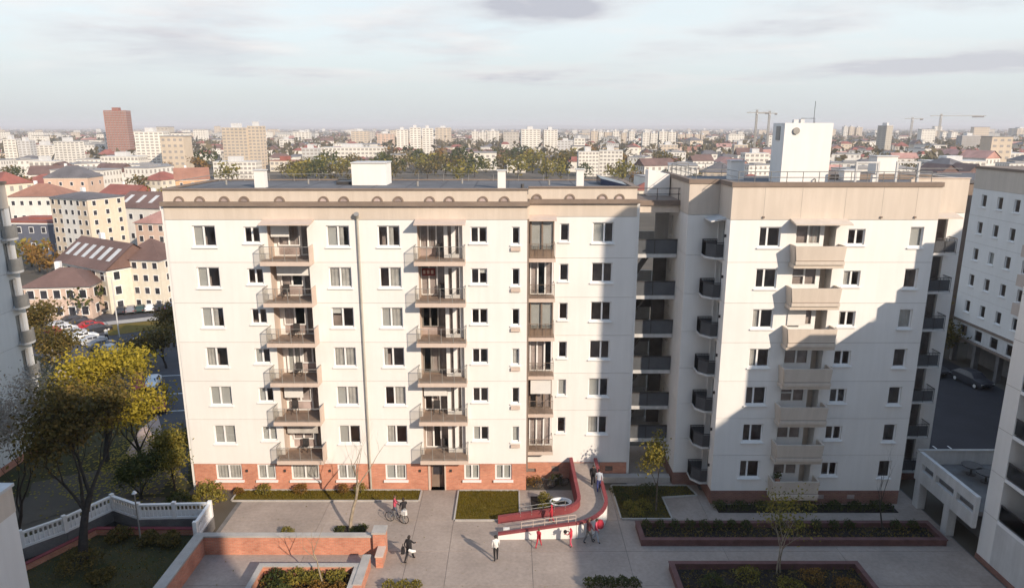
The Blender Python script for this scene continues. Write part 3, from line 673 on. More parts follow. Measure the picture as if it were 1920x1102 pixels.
    MB().panel(G4, RX1, RX2, zb + 0.012, zt - 0.012, g4h).build('wall_panel', MT['white'], RB)
    m = MB(); m.fbox(G4, 26.55, 29.6, zb, zb + 0.13, 0.003, 1.0); bal = m.build('balcony', MT['lightconc'], RB)
    tuberail(bal, G4, 26.58, 29.57, zb + 0.13, 1.0, 5, mat='metal', glass=False, bars=26)
    r = MB()
    for k in range(8): r.tube([G4.p(29.54, zb + 0.13, 0.1 + 0.1 * k), G4.p(29.54, zb + 1.1, 0.1 + 0.1 * k)], 0.014, 3, cap=False)
    r.build('side_bars', MT['metal'], bal)
    MB().fbox(G4, 26.62, 29.5, zb + 0.2, zb + 0.95, 0.9, 0.91).build('railing_panel', MT['panelgrey'], bal)
    window(RB, G4, *g4h[0][:4], 'dd', None, 0.2, False, bal, 'balcony_door', fm='greymetal', fw=0.06)
    if i == 6: r = None
for x in (15.6, 17.9, 20.6, 22.9, 25.0): rj.fquad(G1, x, x + 0.02, 19.66, 21.65, 0.016)
rj.build('panel_joint', MT['seal'], RB)
for x in (15.6, 22.9, 25.0): MB().fbox(G1, x - 0.05, x + 0.08, 19.75, 19.86, 0.013, 0.1).build('water_spout', MT['ledge'], RB)
canopy(RB, G1, 17.3, 20.8, 19.5, 1.0, 'beige'); canopy(RB, G2, -2.6, -0.85, 19.45, 0.95, 'lightconc'); canopy(RB, G4, 26.55, 29.7, 19.45, 1.0, 'beige')
m = MB()
for F, a, b in ((G1, RX0 + 0.03, RX1), (G2, -2.57, -0.203), (Face(0, 45.6, 0), 11.63, 13.62), (G3, -(RYB - 45.6), -0.203), (G4, RX1, RX2)): m.fbox(F, a, b, -0.1, 1.062, -0.2, -0.03)
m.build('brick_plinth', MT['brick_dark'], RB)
for x in (20.9, 23.0): MB().fbox(G1, x, x + 0.5, 0.45, 0.75, -0.028, -0.02).build('cellar_vent', MT['room'], RB)
MB().box(RX2 - 0.2, RX2, 46.56, RYB, 0, 19.64).box(RX1 - 0.2, RX1 - 0.01, 43.06, 46.48, 0, 19.64).box(11.66, RX2, RYB, RYB + 0.2, 0, 21.4).build('rear_wall', MT['white'], RB)
m = MB()
for F, a, b in ((G1, RX0 - 0.012, RX1), (G2, -2.585, -0.223), (Face(0, 45.6, 0), 11.588, 13.58), (G3, -(RYB - 45.6), -0.223), (G4, RX1 + 0.003, RX2)): m.fbox(F, a, b, 19.652, 21.66 if F is not G4 else 21.9, -0.22, 0.012)
m.box(RX1 - 0.22, RX1 - 0.003, 43.25, 46.48, 19.652, 21.66); m.box(RX2 - 0.22, RX2, 46.75, RYB, 19.652, 21.9)
m.build('beige_band', MT['beige'], RB)
m = MB()
for F, a, b in ((G1, RX0 - 0.08, RX1 + 0.05), (G2, -2.515, -0.303), (Face(0, 45.6, 0), 11.52, 13.515), (G3, -(RYB - 45.6), -0.303)): m.fbox(F, a, b, 21.67, 21.95, -0.3, 0.08)
m.build('coping', MT['ledge'], RB)
MB().fbox(G4, RX1 + 0.1, RX2 + 0.04, 21.91, 21.98, -0.3, 0.05).build('coping', MT['pinkbeige'], RB)
MB().prism([(RX0 + .25, 43.25), (RX1 - .02, 43.25), (RX1 - .02, 46.7), (RX2 - .1, 46.7), (RX2 - .1, RYB), (11.8, RYB), (11.8, 45.85), (RX0 + .25, 45.85)], 21.3, 21.62).build('roof', MT['roof'], RB)
lt = stack(RB, 17.8, 20.95, 46.5, 48.6, 21.62, 25.5, 'lift_tower', False)
MB().tube([(18.55, 46.48, 25.0), (18.55, 46.4, 25.0)], 0.22, 14).build('tower_vent', MT['greymetal'], lt)
MB().tube([(20.05, 46.47, 21.9), (20.05, 46.3, 21.9), (20.05, 46.3, 21.65)], 0.05, 6).build('overflow_pipe', MT['greymetal'], lt)
MB().box(18.55, 18.85, 47, 47.3, 25.5, 25.72).box(19.0, 19.25, 47, 47.3, 25.5, 25.75).build('tower_box', MT['lightconc'], lt)
MB().tube([(19.1, 47.2, 25.5), (19.1, 47.2, 25.8), (20.0, 47.2, 25.8), (20.0, 47.2, 25.5)], 0.02, 4).tube([(20.1, 47.6, 25.5), (20.1, 47.6, 26.9)], 0.018, 4).build('aerial', MT['metal'], lt)
MB().fbox(Face(17.8, 46.5, -90), -1.4, -0.7, 24.4, 25.3, 0.003, 0.04).build('tower_hatch', MT['greymetal'], lt)
stack(RB, 15.4, 16.35, 49.5, 50.4, 21.62, 22.9, 'vent_shaft'); stack(RB, 26.4, 27.9, 51.0, 52.2, 21.62, 23.15, 'vent_shaft'); stack(RB, 22.78, 23.0, 44.3, 44.55, 21.62, 22.3, 'vent_pipe', False)
stack(RB, 23.2, 24.3, 49.0, 49.9, 21.62, 22.25, 'roof_unit')
m = MB()
for z in (22.2, 22.55):
    m.tube([(RX0 + 0.5, 43.6, z), (RX1 - 0.4, 43.6, z), (RX1 - 0.4, 47, z), (RX2 - 0.3, 47, z)], 0.024, 4)
    m.tube([(RX0 + 0.5, 43.6, z), (RX0 + 0.5, 46, z), (12.1, 46.1, z), (12.1, RYB - 0.3, z), (RX2 - 0.4, RYB - 0.3, z)], 0.024, 4)
for k in range(13): m.tube([(RX0 + 0.5 + 12 * k / 12, 43.6, 21.6), (RX0 + 0.5 + 12 * k / 12, 43.6, 22.55)], 0.025, 4)
for k in range(15): m.tube([(12.1 + 17.8 * k / 14, RYB - 0.3, 21.6), (12.1 + 17.8 * k / 14, RYB - 0.3, 22.55)], 0.025, 4)
for k in range(6): m.tube([(12.1, 46.1 + k * 1.4, 21.6), (12.1, 46.1 + k * 1.4, 22.55)], 0.025, 4)
m.build('roof_railing', MT['greymetal'], RB)
for x in (22.0, 24.6): MB().box(x, x + 0.12, 45.0, 45.12, 21.62, 23.0).box(x + 1.4, x + 1.52, 45.0, 45.12, 21.62, 23.0).box(x, x + 1.52, 45.0, 45.12, 23.0, 23.1).build('roof_frame', MT['lightconc'], RB)
MB().box(21.3, RX2 - 0.6, 49.8, 52.9, 21.63, 21.95).build('roof_step', MT['ledge'], RB)

# ================================================================== open galleries between the two blocks
GA = base('gallery_link', (10, 50, 0))
tag(GA, 'dark open access galleries stacked in the gap between the two white blocks', 'walkway')
x0, x1 = LX1 + 0.02, 11.58
lv = [2.6, 5.2, 8.0, 10.75, 13.6, 16.6]
for k, z in enumerate(lv):
    g = MB().box(x0, x1, 48.0, 52.2, z - 0.28, z - 0.02).build('gallery_floor', MT['lightconc'], GA)
    MB().box(x0, x1, 48.05, 48.1, z + 0.0, z + 0.95).build('parapet_panel', MT['panelgrey'], g)
    MB().box(x0, x1, 48.02, 48.12, z + 0.95, z + 1.03).box((x0 + x1) / 2 - 0.03, (x0 + x1) / 2 + 0.03, 48.03, 48.11, z, z + 0.95).build('parapet_frame', MT['metal'], g)
    MB().box(x0, x1 - (0.9 if k < 5 else 0.0), 52.0, 52.15, z, z + 1.0).build('rear_parapet', MT['lightconc'], g)
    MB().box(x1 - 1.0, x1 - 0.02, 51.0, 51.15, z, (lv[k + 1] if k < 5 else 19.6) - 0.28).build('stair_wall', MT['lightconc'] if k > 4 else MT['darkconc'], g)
    if k < 4:
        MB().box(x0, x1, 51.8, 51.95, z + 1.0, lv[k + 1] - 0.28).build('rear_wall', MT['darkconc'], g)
    m = MB(); z2 = lv[k + 1] if k < 5 else 19.4
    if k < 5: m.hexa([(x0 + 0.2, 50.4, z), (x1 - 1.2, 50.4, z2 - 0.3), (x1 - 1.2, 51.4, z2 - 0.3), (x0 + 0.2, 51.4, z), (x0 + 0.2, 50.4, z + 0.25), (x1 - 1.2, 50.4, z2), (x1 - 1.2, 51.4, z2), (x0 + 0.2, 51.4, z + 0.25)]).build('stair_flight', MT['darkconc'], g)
MB().box(x0, x1, 47.8, 52.4, 20.0, 20.35).build('roof_slab', MT['ledge'], GA)
MB().box(x0, x1, 47.95, 48.15, 19.5, 20.0).build('beam', MT['beige'], GA)
m = MB()
for z in (20.75, 21.15): m.tube([(x0, 48.0, z), (x1, 48.0, z)], 0.03, 5)
for k in range(3): m.tube([(x0 + 0.1 + (x1 - x0 - 0.2) * k / 2, 48.0, 20.35), (x0 + 0.1 + (x1 - x0 - 0.2) * k / 2, 48.0, 21.15)], 0.03, 5)
m.build('roof_railing', MT['metal'], GA)
m = MB(); m.hexa([(9.9, 51, 20.36), (11.5, 51, 20.36), (11.5, 52.2, 20.36), (9.9, 52.2, 20.36), (9.9, 51, 22.2), (11.5, 51, 21.9), (11.5, 52.2, 21.9), (9.9, 52.2, 22.2)]); m.build('roof_box', MT['white'], GA)

# ================================================================== neighbouring blocks
def box_windows(bld, F, spots, w, h, code='d', wall=None, **k):
    for u, z in spots: window(bld, F, u - w / 2, u + w / 2, z - h / 2, z + h / 2, code, rm=False, **k)
NB = base('apartment_building', (28, 30, 0))
tag(NB, 'white block at the right edge with stacked balcony bays behind tall white piers', 'building')
NF = Face(28.0, 37.0, -90); zs = [3.2, 5.85, 8.5, 11.15, 13.8, 16.4]
m = MB()
for a, b in ((0, 1.15), (4.6, 5.75), (9.2, 10.35)):
    m.panel(NF, a, b, 0.35, 16.8, (), edge=1.6)
m.build('wall_panel', MT['white'], NB)
for a, b in ((1.15, 4.6), (5.75, 9.2)):
    MB().panel(NF, a, b, 0.35, 3.0, (), edge=0.3).build('wall_panel', MT['lightconc'], NB)
    for z in zs:
        s = MB().fbox(NF, a + 0.002, b - 0.002, z - 0.2, z, -1.6, -0.01 if z < 16 else 0.0).build('balcony', MT['white2'], NB)
        if z < 16:
            MB().fbox(NF, a + 0.02, b - 0.02, z + 0.002, z + 0.012, -1.55, -0.06).build('deck', MT['darkconc'], s)
            MB().fbox(NF, a + 0.01, b - 0.01, z + 0.1, z + 0.95, -0.09, -0.07).build('railing_glass', MT['paneldark'], s)
            MB().fbox(NF, a + 0.01, b - 0.01, z + 0.95, z + 1.02, -0.11, -0.05).build('railing', MT['metal'], s)
            window(NB, NF, a + 0.4, a + 2.9, z + 0.1, z + 2.2, 'dc', None, 1.5, False, s, 'balcony_window', rm=False)
m = MB(); m.fbox(NF, 1.15, 10.35, 0.35, 16.8, -16, -1.6); m.box(28.0, 44, -20, 26.65, 0.35, 16.4); m.box(28.02, 44, 36.8, 36.98, 0.35, 16.8)
m.build('wall', MT['lightconc'], NB)
MB().box(44.01, 76, -20, 37, 0.35, 29.0).build('shade_wing', MT['beige'], NB)  # unseen wing added to keep the right street in shade
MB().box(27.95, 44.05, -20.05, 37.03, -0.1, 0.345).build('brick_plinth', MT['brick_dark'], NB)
MB().box(28.0, 44, 26.66, 37, 16.805, 16.85).build('roof', MT['roof'], NB)
MB().box(28.05, 31, 27.8, 31.0, 16.86, 19.5).build('stair_head', MT['white'], NB)
MB().box(28.9, 30.0, 36.4, 37, 16.86, 18.15).box(30.003, 30.9, 36.4, 37, 16.86, 19.3).box(30.903, 40, 36.4, 37, 16.86, 22.0).build('stepped_gable', MT['beige'], NB)
MB().box(28.05, 44, -19, 12, 16.41, 18.6).build('upper_storey', MT['beige'], NB)
jm = MB()
for z in zs: jm.fquad(NF, 0.0, 1.15, z - 0.03, z - 0.005, 0.003)
jm.build('panel_joint', MT['seal'], NB)

CH = base('shadow_shaft', (30, 20, 16.42))  # unseen shaft added to throw a strip of shade on the long block
tag(CH, 'unseen white square shaft added on the right edge block to cast a shade strip', 'chimney')
MB().box(29.1, 31.0, 19, 21, 16.42, 36).build('shaft', MT['white'], CH); MB().box(29.0, 31.1, 18.9, 21.1, 36.003, 36.3).build('cap', MT['ledge'], CH)

TW = base('apartment_tower', (-10, -14, 0))  # unseen tower inferred from the left shade, sized and stepped to cast it
tag(TW, 'unseen white tower sized to shade the garden, behind the viewpoint, stepped on its east side', 'building')
MB().box(-45, 10.3, -22, -6, 0, 58).build('wall', MT['white'], TW); MB().box(10.31, 18.6, -22, -6.02, 0, 38).build('side_wing', MT['white'], TW)
m = MB(); TFc = Face(18.6, -6, 180)
for k in range(20):
    for j in range(22): m.fbox(TFc, 9.3 + j * 2.5, 10.7 + j * 2.5, 1.2 + k * 2.85, 2.6 + k * 2.85, 0.0, 0.05)
tag(m.build('window_rows', MT['darkwin'], TW), kind='stuff')
MB().box(-45.2, 10.5, -22.2, -5.8, 58.003, 58.5).build('roof', MT['roof'], TW)

# white slab at the left edge
DB = base('apartment_building', (-45, 40, 0))
tag(DB, 'shaded white slab at the left edge with rounded grey balconies on its far corner', 'building')
DF = Face(-38.0, 22.0, 90); DL = 30.4
zd = [0.6, 3.3, 6.1, 8.9, 11.7, 14.5, 17.0, 19.3]
for k in range(7):
    hs = [(u, u + 0.75, zd[k] + 1.1, zd[k] + 2.35) for u in (6, 10.5, 15, 19.5, 24.2)]
    hs.append((29.15, 29.9, zd[k] + 0.1, zd[k] + 2.3, 0.3))
    MB().panel(DF, 0, DL, zd[k] + 0.012, zd[k + 1] - 0.012, hs).build('wall_panel', MT['white'], DB)
    for h in hs[:5]: window(DB, DF, *h, 'd' if k % 2 else 'b')
    window(DB, DF, *hs[5][:4], 'c', None, 0.2, False, None, 'balcony_window')
    if k:
        j = MB(); joint(j, DF, 0, DL, zd[k]); j.build('panel_joint', MT['seal'], DB)
    pts = [DF.p(29.0, 0, 0.003)[:2], DF.p(30.35, 0, 0.003)[:2]] + [DF.p(29.68 + 0.67 * cos(t), 0, 0.25 + 0.45 * sin(t))[:2] for t in [pi * q / 8 for q in range(9)]]
    m = MB(); m.prism(pts, zd[k], zd[k] + 0.16); bal = m.build('balcony', MT['lightconc'], DB)
    q = MB()
    for a, b in zip(pts[2:], pts[3:]):
        q.hexa([(a[0], a[1], zd[k] + .162), (b[0], b[1], zd[k] + .162), (b[0] - .05, b[1], zd[k] + .162), (a[0] - .05, a[1], zd[k] + .162), (a[0], a[1], zd[k] + 1.1), (b[0], b[1], zd[k] + 1.1), (b[0] - .05, b[1], zd[k] + 1.1), (a[0] - .05, a[1], zd[k] + 1.1)])
    q.build('parapet', MT['greymetal'], bal)
m = MB(); m.fbox(DF, 0.05, DL - 0.03, 0.6, 21.0, -14, -1.5); m.fbox(DF, DL - 0.2, DL - 0.01, 0.6, 21.0, -1.5, -0.05); m.fbox(DF, 0.01, 0.2, 0.6, 21.0, -1.5, -0.05); m.build('wall', MT['white'], DB)
MB().fbox(DF, 0, DL, -0.1, 0.59, -14, -0.04).build('brick_plinth', MT['brick'], DB)
MB().fbox(DF, -0.01, DL + 0.01, 19.31, 21.1, -14, 0.012).build('beige_band', MT['beige'], DB)
MB().fbox(DF, -0.1, DL + 0.1, 21.103, 21.3, -14, 0.1).build('coping', MT['ledge'], DB)

EB = base('annex_building', (-29, 25, 0))
tag(EB, 'low pale annex with beige band cut off by the bottom left corner', 'building')
MB().box(-34, -23.9, 18, 30, 0, 7.3).build('wall', MT['white'], EB); MB().box(-34.02, -23.88, 17.98, 30.02, 7.303, 8.6).build('beige_band', MT['beige'], EB)
MB().box(-34.1, -23.8, 17.9, 30.1, 8.603, 8.75).build('coping', MT['lightconc'], EB)
m = MB(); m.fbox(Face(-23.9, 18, 90), 9.95, 9.99, 0, 7.3, 0.002, 0.005); m.build('panel_joint', MT['seal'], EB)

# grey-white block at the right, beyond the street
CB = base('apartment_building', (55, 62, 0))
tag(CB, 'shaded block at the far right with rows of narrow windows above a dark arcade', 'building')
CF = Face(49.0, 74.2, -90); zc = [4.9, 7.75, 10.55, 13.35, 16.15, 18.95]
for k in range(5):
    hs = [(1.55 + 2.42 * q, 2.35 + 2.42 * q, zc[k] + 1.0, zc[k] + 2.25) for q in range(9)]
    MB().panel(CF, 0, 24, zc[k] + 0.012, zc[k + 1] - 0.012, hs).build('wall_panel', MT['white'], CB)
    for q, h in enumerate(hs):
        window(CB, CF, *h, 'b' if (q, k) == (1, 2) else 'd', fw=0.06)
    if k:
        j = MB(); joint(j, CF, 0, 24, zc[k]); j.build('panel_joint', MT['seal'], CB)
    if k:
        b = MB().fbox(CF, 9.6, 12.2, zc[k], zc[k] + 1.1, 0.003, 0.9).build('balcony', MT['pinkbeige'], CB)
MB().fbox(CF, -0.02, 24, 18.955, 21.0, -14, 0.012).build('beige_band', MT['beige'], CB)
MB().fbox(CF, -0.1, 24.1, 21.003, 21.25, -14, 0.1).build('coping', MT['ledge'], CB)
m = MB(); m.fbox(CF, 0.03, 24, 4.9, 18.95, -14, -1.45); m.fbox(CF, 0.01, 0.2, 4.9, 18.95, -1.45, -0.07); m.build('wall', MT['white'], CB)
m = MB(); m.panel(CF, 0, 24, 3.1, 4.65, [(1.4 + 2.42 * q, 2.5 + 2.42 * q, 3.3, 4.4) for q in range(9)]); m.build('lower_wall', MT['lightconc'], CB)
m = MB(); m.fbox(CF, 0, 24, 4.66, 4.88, -0.3, 0.1); m.fbox(CF, 0, 24, 2.9, 3.09, -2, 0.25); m.build('ledge', MT['ledge'], CB)
for q in range(7):
    MB().fbox(CF, 0.3 + q * 3.6, 0.75 + q * 3.6, 0, 2.9, -0.5, 0.0).build('column', MT['darkconc'], CB)
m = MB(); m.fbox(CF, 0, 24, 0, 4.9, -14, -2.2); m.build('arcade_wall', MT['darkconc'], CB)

DK = base('brown_building', (54, 86, 0))
tag(DK, 'narrow dark brown building in the gap between the right block and the far right block', 'building')
MB().box(48.5, 60, 80, 92, 0, 19.0).build('wall', MT['ledge'], DK); MB().box(48.3, 60.2, 79.8, 92.2, 19.003, 19.4).build('roof', MT['roof'], DK)
wf = Face(48.5, 80, 0)
for k in range(6):
    for q in range(3): MB().fbox(wf, 1.0 + q * 3.5, 2.3 + q * 3.5, 1.2 + k * 3, 2.8 + k * 3, 0.003, 0.05).build('window', MT['darkwin'], DK)

# raised parking terrace between them
FB = base('parking_terrace', (33, 40, 0))
tag(FB, 'raised parking deck with slotted white parapet on square pillars at the right edge', 'structure')
FF = Face(27.5, 43.0, -90)
m = MB(); m.panel(FF, 0, 5.95, 1.95, 4.0, [(0.5, 1.75, 2.85, 3.35, 0.25), (2.05, 3.9, 2.85, 3.35, 0.25), (4.2, 5.8, 2.85, 3.35, 0.25)], edge=0.25)
m.fquad(FF, 0, 5.95, 1.95, 2.85, -0.25); m.fquad(FF, 0, 5.95, 3.35, 4.0, -0.25); m.box(27.5, 42, 43.0, 43.2, 1.95, 4.0)
m.build('parapet', MT['lightconc'], FB)
MB().box(27.75, 42, 37.05, 42.98, 2.75, 3.05).build('deck', MT['darkconc'], FB)
for u in (0.0, 3.2): MB().fbox(FF, u, u + 0.55, 0, 1.94, -0.55, -0.01).build('pillar', MT['lightconc'], FB)
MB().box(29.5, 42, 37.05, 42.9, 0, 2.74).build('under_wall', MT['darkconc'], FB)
MB().box(27.46, 42, 42.96, 43.24, 4.003, 4.06).build('coping', MT['concrete2'], FB)
for k, (x, y) in enumerate(((30.2, 41.6), (30.5, 40.6))):
    t = base('round_table', (x, y, 3.05)); tag(t, ['dark round table on the parking deck, farther of two', 'dark round table on the parking deck, nearer of two'][k], 'table', 'tables on the deck')
    MB().cyl(x, y, 3.65, 3.72, 0.62, n=18).build('table_top', MT['metal'], t); MB().cyl(x, y, 3.052, 3.65, 0.06, n=8).build('leg', MT['metal'], t); MB().cyl(x, y, 3.052, 3.09, 0.3, n=12).build('base_plate', MT['metal'], t)

# ================================================================== ground, plaza, lawns, roads
def sheet(name, pts, z, mat, kind='structure', thick=None):
    m = MB()
    if thick: m.prism(pts, z - thick, z)
    else: m.poly([(x, y, z) for x, y in pts])
    return tag(m.build(name, MT[mat]), kind=kind)
S = 14000
sheet('ground', [(-S, -S), (S, -S), (S, S), (-S, S)], 0.0, 'earth')
sheet('courtyard_bed', [(-19, 5), (27.9, 5), (27.9, 46.5), (8.3, 46.5), (8.3, 44.95), (-19, 44.95)], 0.02, 'darkconc')
plz = empty('plaza'); tag(plz, kind='structure')
XE = [-18.7, -12.6, -6.3, -3.85, 1.2, 7.0, 13.0, 20.0, 27.8]; YE = [8, 20, 30.6, 34.3, 37.55, 41.0, 44.9]
for i in range(8):
    for j in range(6):
        MB().box(XE[i] + 0.012, XE[i + 1] - 0.012, YE[j] + 0.012, YE[j + 1] - 0.012, 0.022, 0.05).build('paving_slab', MT['concrete'], plz)
MB().box(8.4, 13.4, 44.92, 52, 0.022, 0.05).build('paving_slab', MT['concrete'], plz)
PZ = 0.05
def lawn(pts, z=0.09, mat='lawn', kerb=True, blades=0, name='lawn'):
    sheet(name, pts, z, mat, thick=0.06)
    if kerb:
        n = len(pts)
        for k in range(n):
            a, b = Vector(pts[k]), Vector(pts[(k + 1) % n]); d = (b - a).normalized(); q = Vector((d.y, -d.x)) * 0.11
            tag(MB().prism([tuple(a + q * 0.1), tuple(b + q * 0.1), tuple(b + q), tuple(a + q)], 0.052, 0.16).build('kerb', MT['concrete2']), kind='structure')
    if blades:
        m = MB(); rr = random.Random(len(pts) + int(blades)); xs_ = [p[0] for p in pts]; ys_ = [p[1] for p in pts]
        def inside(x, y):
            c = False
            for k in range(len(pts)):
                (x1, y1), (x2, y2) = pts[k], pts[k - 1]
                if (y1 > y) != (y2 > y) and x < (x2 - x1) * (y - y1) / (y2 - y1) + x1: c = not c
            return c
        while len(m.f) < blades:
            x, y = rr.uniform(min(xs_), max(xs_)), rr.uniform(min(ys_), max(ys_))
            if not inside(x, y): continue
            a = rr.uniform(0, pi); w = 0.025; h = rr.uniform(0.04, 0.1); t = rr.uniform(-0.03, 0.03)
            m.poly([(x - w * cos(a), y - w * sin(a), z), (x + w * cos(a), y + w * sin(a), z), (x + t, y + t, z + h)])
        tag(m.build('grass', MT['grass']), kind='stuff')
def rect(x0, x1, y0, y1): return [(x0, y0), (x1, y0), (x1, y1), (x0, y1)]
lawn(rect(-19.4, -6.5, 43.4, 44.75), blades=9000)
lawn(rect(-3.75, 0.45, 40.95, 44.7), blades=9000)
g3 = [G(1166, 974), G(1258, 974), G(1240, 934), G(1305, 930), (12.6, 45.4), (7.2, 45.4)]
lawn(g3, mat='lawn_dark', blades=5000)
lawn(rect(13.9, 26.0, 41.9, 42.9), mat='soil', kerb=False, name='planting_bed')
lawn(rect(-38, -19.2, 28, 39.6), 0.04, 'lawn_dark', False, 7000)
sheet('planting_bed', rect(1.3, 2.5, 41.3, 44.0), 0.08, 'soil', thick=0.05)
sheet('planting_bed', rect(-11.4, -9.4, 39.2, 40.3), 0.08, 'soil', thick=0.05)
# left garden path, road and verge
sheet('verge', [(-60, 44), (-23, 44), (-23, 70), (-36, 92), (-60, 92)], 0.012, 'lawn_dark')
road_px = [(40, 612), (150, 590), (345, 585), (345, 690), (356, 812), (352, 905), (322, 880), (300, 790), (262, 742), (180, 700), (70, 668), (40, 664)]
sheet('road', [G(u, v) for u, v in road_px], 0.03, 'asphalt_road')
sheet('grass_island', [G(182, 613), G(332, 597), G(338, 612), G(205, 630)], 0.07, 'lawn')
sheet('pavement', [G(170, 607), G(332, 589), G(332, 596), G(180, 612)], 0.06, 'concrete2')
sheet('footpath', [G(296, 778), G(312, 838), G(262, 868), G(236, 850), G(262, 806)], 0.045, 'pinkpath')
sheet('bare_earth', [G(60, 905), G(190, 880), G(330, 880), G(300, 925), G(205, 935), G(40, 985)], 0.03, 'earth')
for k, (a, b) in enumerate((((286, 706), (340, 704)), ((292, 740), (345, 738)), ((300, 772), (350, 770)))):
    p, q = G(*a), G(*b); tag(MB().poly([(p[0], p[1], 0.036), (q[0], q[1], 0.036), (q[0], q[1] + 0.15, 0.036), (p[0], p[1] + 0.15, 0.036)]) or None) if False else None
    m = MB(); m.poly([(p[0], p[1], 0.036), (q[0], q[1], 0.036), (q[0], q[1] + 0.14, 0.036), (p[0], p[1] + 0.14, 0.036)]); tag(m.build('road_marking', MT['line']), kind='structure')
sheet('street', [(31, 43.3), (48.5, 43.3), (48.5, 140), (34, 140), (31, 60)], 0.03, 'asphalt')
for x in (34.2, 35.4):
    m = MB(); m.poly([(x, 44, 0.036), (x + 0.12, 44, 0.036), (x + 0.12, 52, 0.036), (x, 52, 0.036)]); tag(m.build('road_marking', MT['line']), kind='structure')

# ================================================================== brick walls, planters, ramp
def wall_thing(name, label, cat='wall'):
    return None
BW = base('brick_wall', (-13, 37.3, 0)); tag(BW, 'low red brick garden wall with grey coping across the sunny courtyard', 'wall')
MB().box(-18.6, -8.35, 37.2, 37.45, 0.0, 1.25).build('brickwork', MT['brick'], BW); MB().box(-18.55, -8.3, 37.12, 37.53, 1.253, 1.36).build('coping', MT['concrete2'], BW)
BP = base('brick_pillar', (-8, 37.3, 0)); tag(BP, 'stepped red brick pillar at the end of the courtyard wall', 'pillar')
MB().box(-8.34, -7.62, 36.95, 37.7, 0.0, 1.6).build('pillar_shaft', MT['brick'], BP); MB().box(-8.4, -7.56, 36.9, 37.75, 1.603, 1.72).build('cap', MT['concrete2'], BP); MB().box(-8.0, -7.6, 35.9, 36.945, 0.0, 0.75).build('lower_step', MT['brick'], BP); MB().box(-8.04, -7.56, 35.86, 36.94, 0.753, 0.83).build('step_coping', MT['pinkbeige'], BP)
SW = base('brick_wall', (-19, 33, 0)); tag(SW, 'red brick wall with wide grey top running towards the viewer beside the dark garden', 'wall')
MB().box(-19.05, -18.62, 24, 37.5, 0.0, 1.22).build('brickwork', MT['brick'], SW); MB().box(-19.2, -18.56, 24, 37.56, 1.223, 1.34).build('coping', MT['concrete2'], SW)
def planter(name, label, x0, x1, y0, y1, h, t=0.22, mat='brick', cop='concrete2'):
    p = base(name, ((x0 + x1) / 2, (y0 + y1) / 2, PZ)); tag(p, label, 'planter')
    m = MB(); m.box(x0, x1, y0, y0 + t, PZ, h).box(x0, x1, y1 - t, y1, PZ, h).box(x0, x0 + t, y0 + t, y1 - t, PZ, h).box(x1 - t, x1, y0 + t, y1 - t, PZ, h); m.build('planter_wall', MT[mat], p)
    e = 0.04; m = MB(); m.box(x0 - e, x1 + e, y0 - e, y0 + t + e, h + .003, h + .08).box(x0 - e, x1 + e, y1 - t - e, y1 + e, h + .003, h + .08).box(x0 - e, x0 + t + e, y0 + t + e, y1 - t - e, h + .003, h + .08).box(x1 - t - e, x1 + e, y0 + t + e, y1 - t - e, h + .003, h + .08); m.build('coping', MT[cop], p)
    MB().box(x0 + t, x1 - t, y0 + t, y1 - t, PZ, h * 0.35).build('soil', MT['soil'], p)
    return p
planter('planter', 'sunlit brick planter with olive shrubs below the courtyard wall', -14.5, -8.75, 29.5, 35.15, 0.8)
planter('planter', 'long shaded planter with brown red kerb and a shrub row before the right block', 8.0, 26.9, 38.1, 40.2, 0.42, mat='kerb_red', cop='kerb_red')
planter('planter', 'large dark planter with red edge at the bottom right', 9.2, 20.2, 28.5, 35.8, 0.5, mat='kerb_red', cop='kerb_red')
sw2 = base('brick_wall', (-8.6, 34, 0)); tag(sw2, 'short stepped brick wall beside the sunlit planter', 'wall')
MB().box(-8.7, -8.3, 29, 35.9, 0.0, 0.85).build('brickwork', MT['brick'], sw2); MB().box(-8.74, -8.26, 33.2, 35.94, 0.853, 0.93).build('coping', MT['concrete2'], sw2)

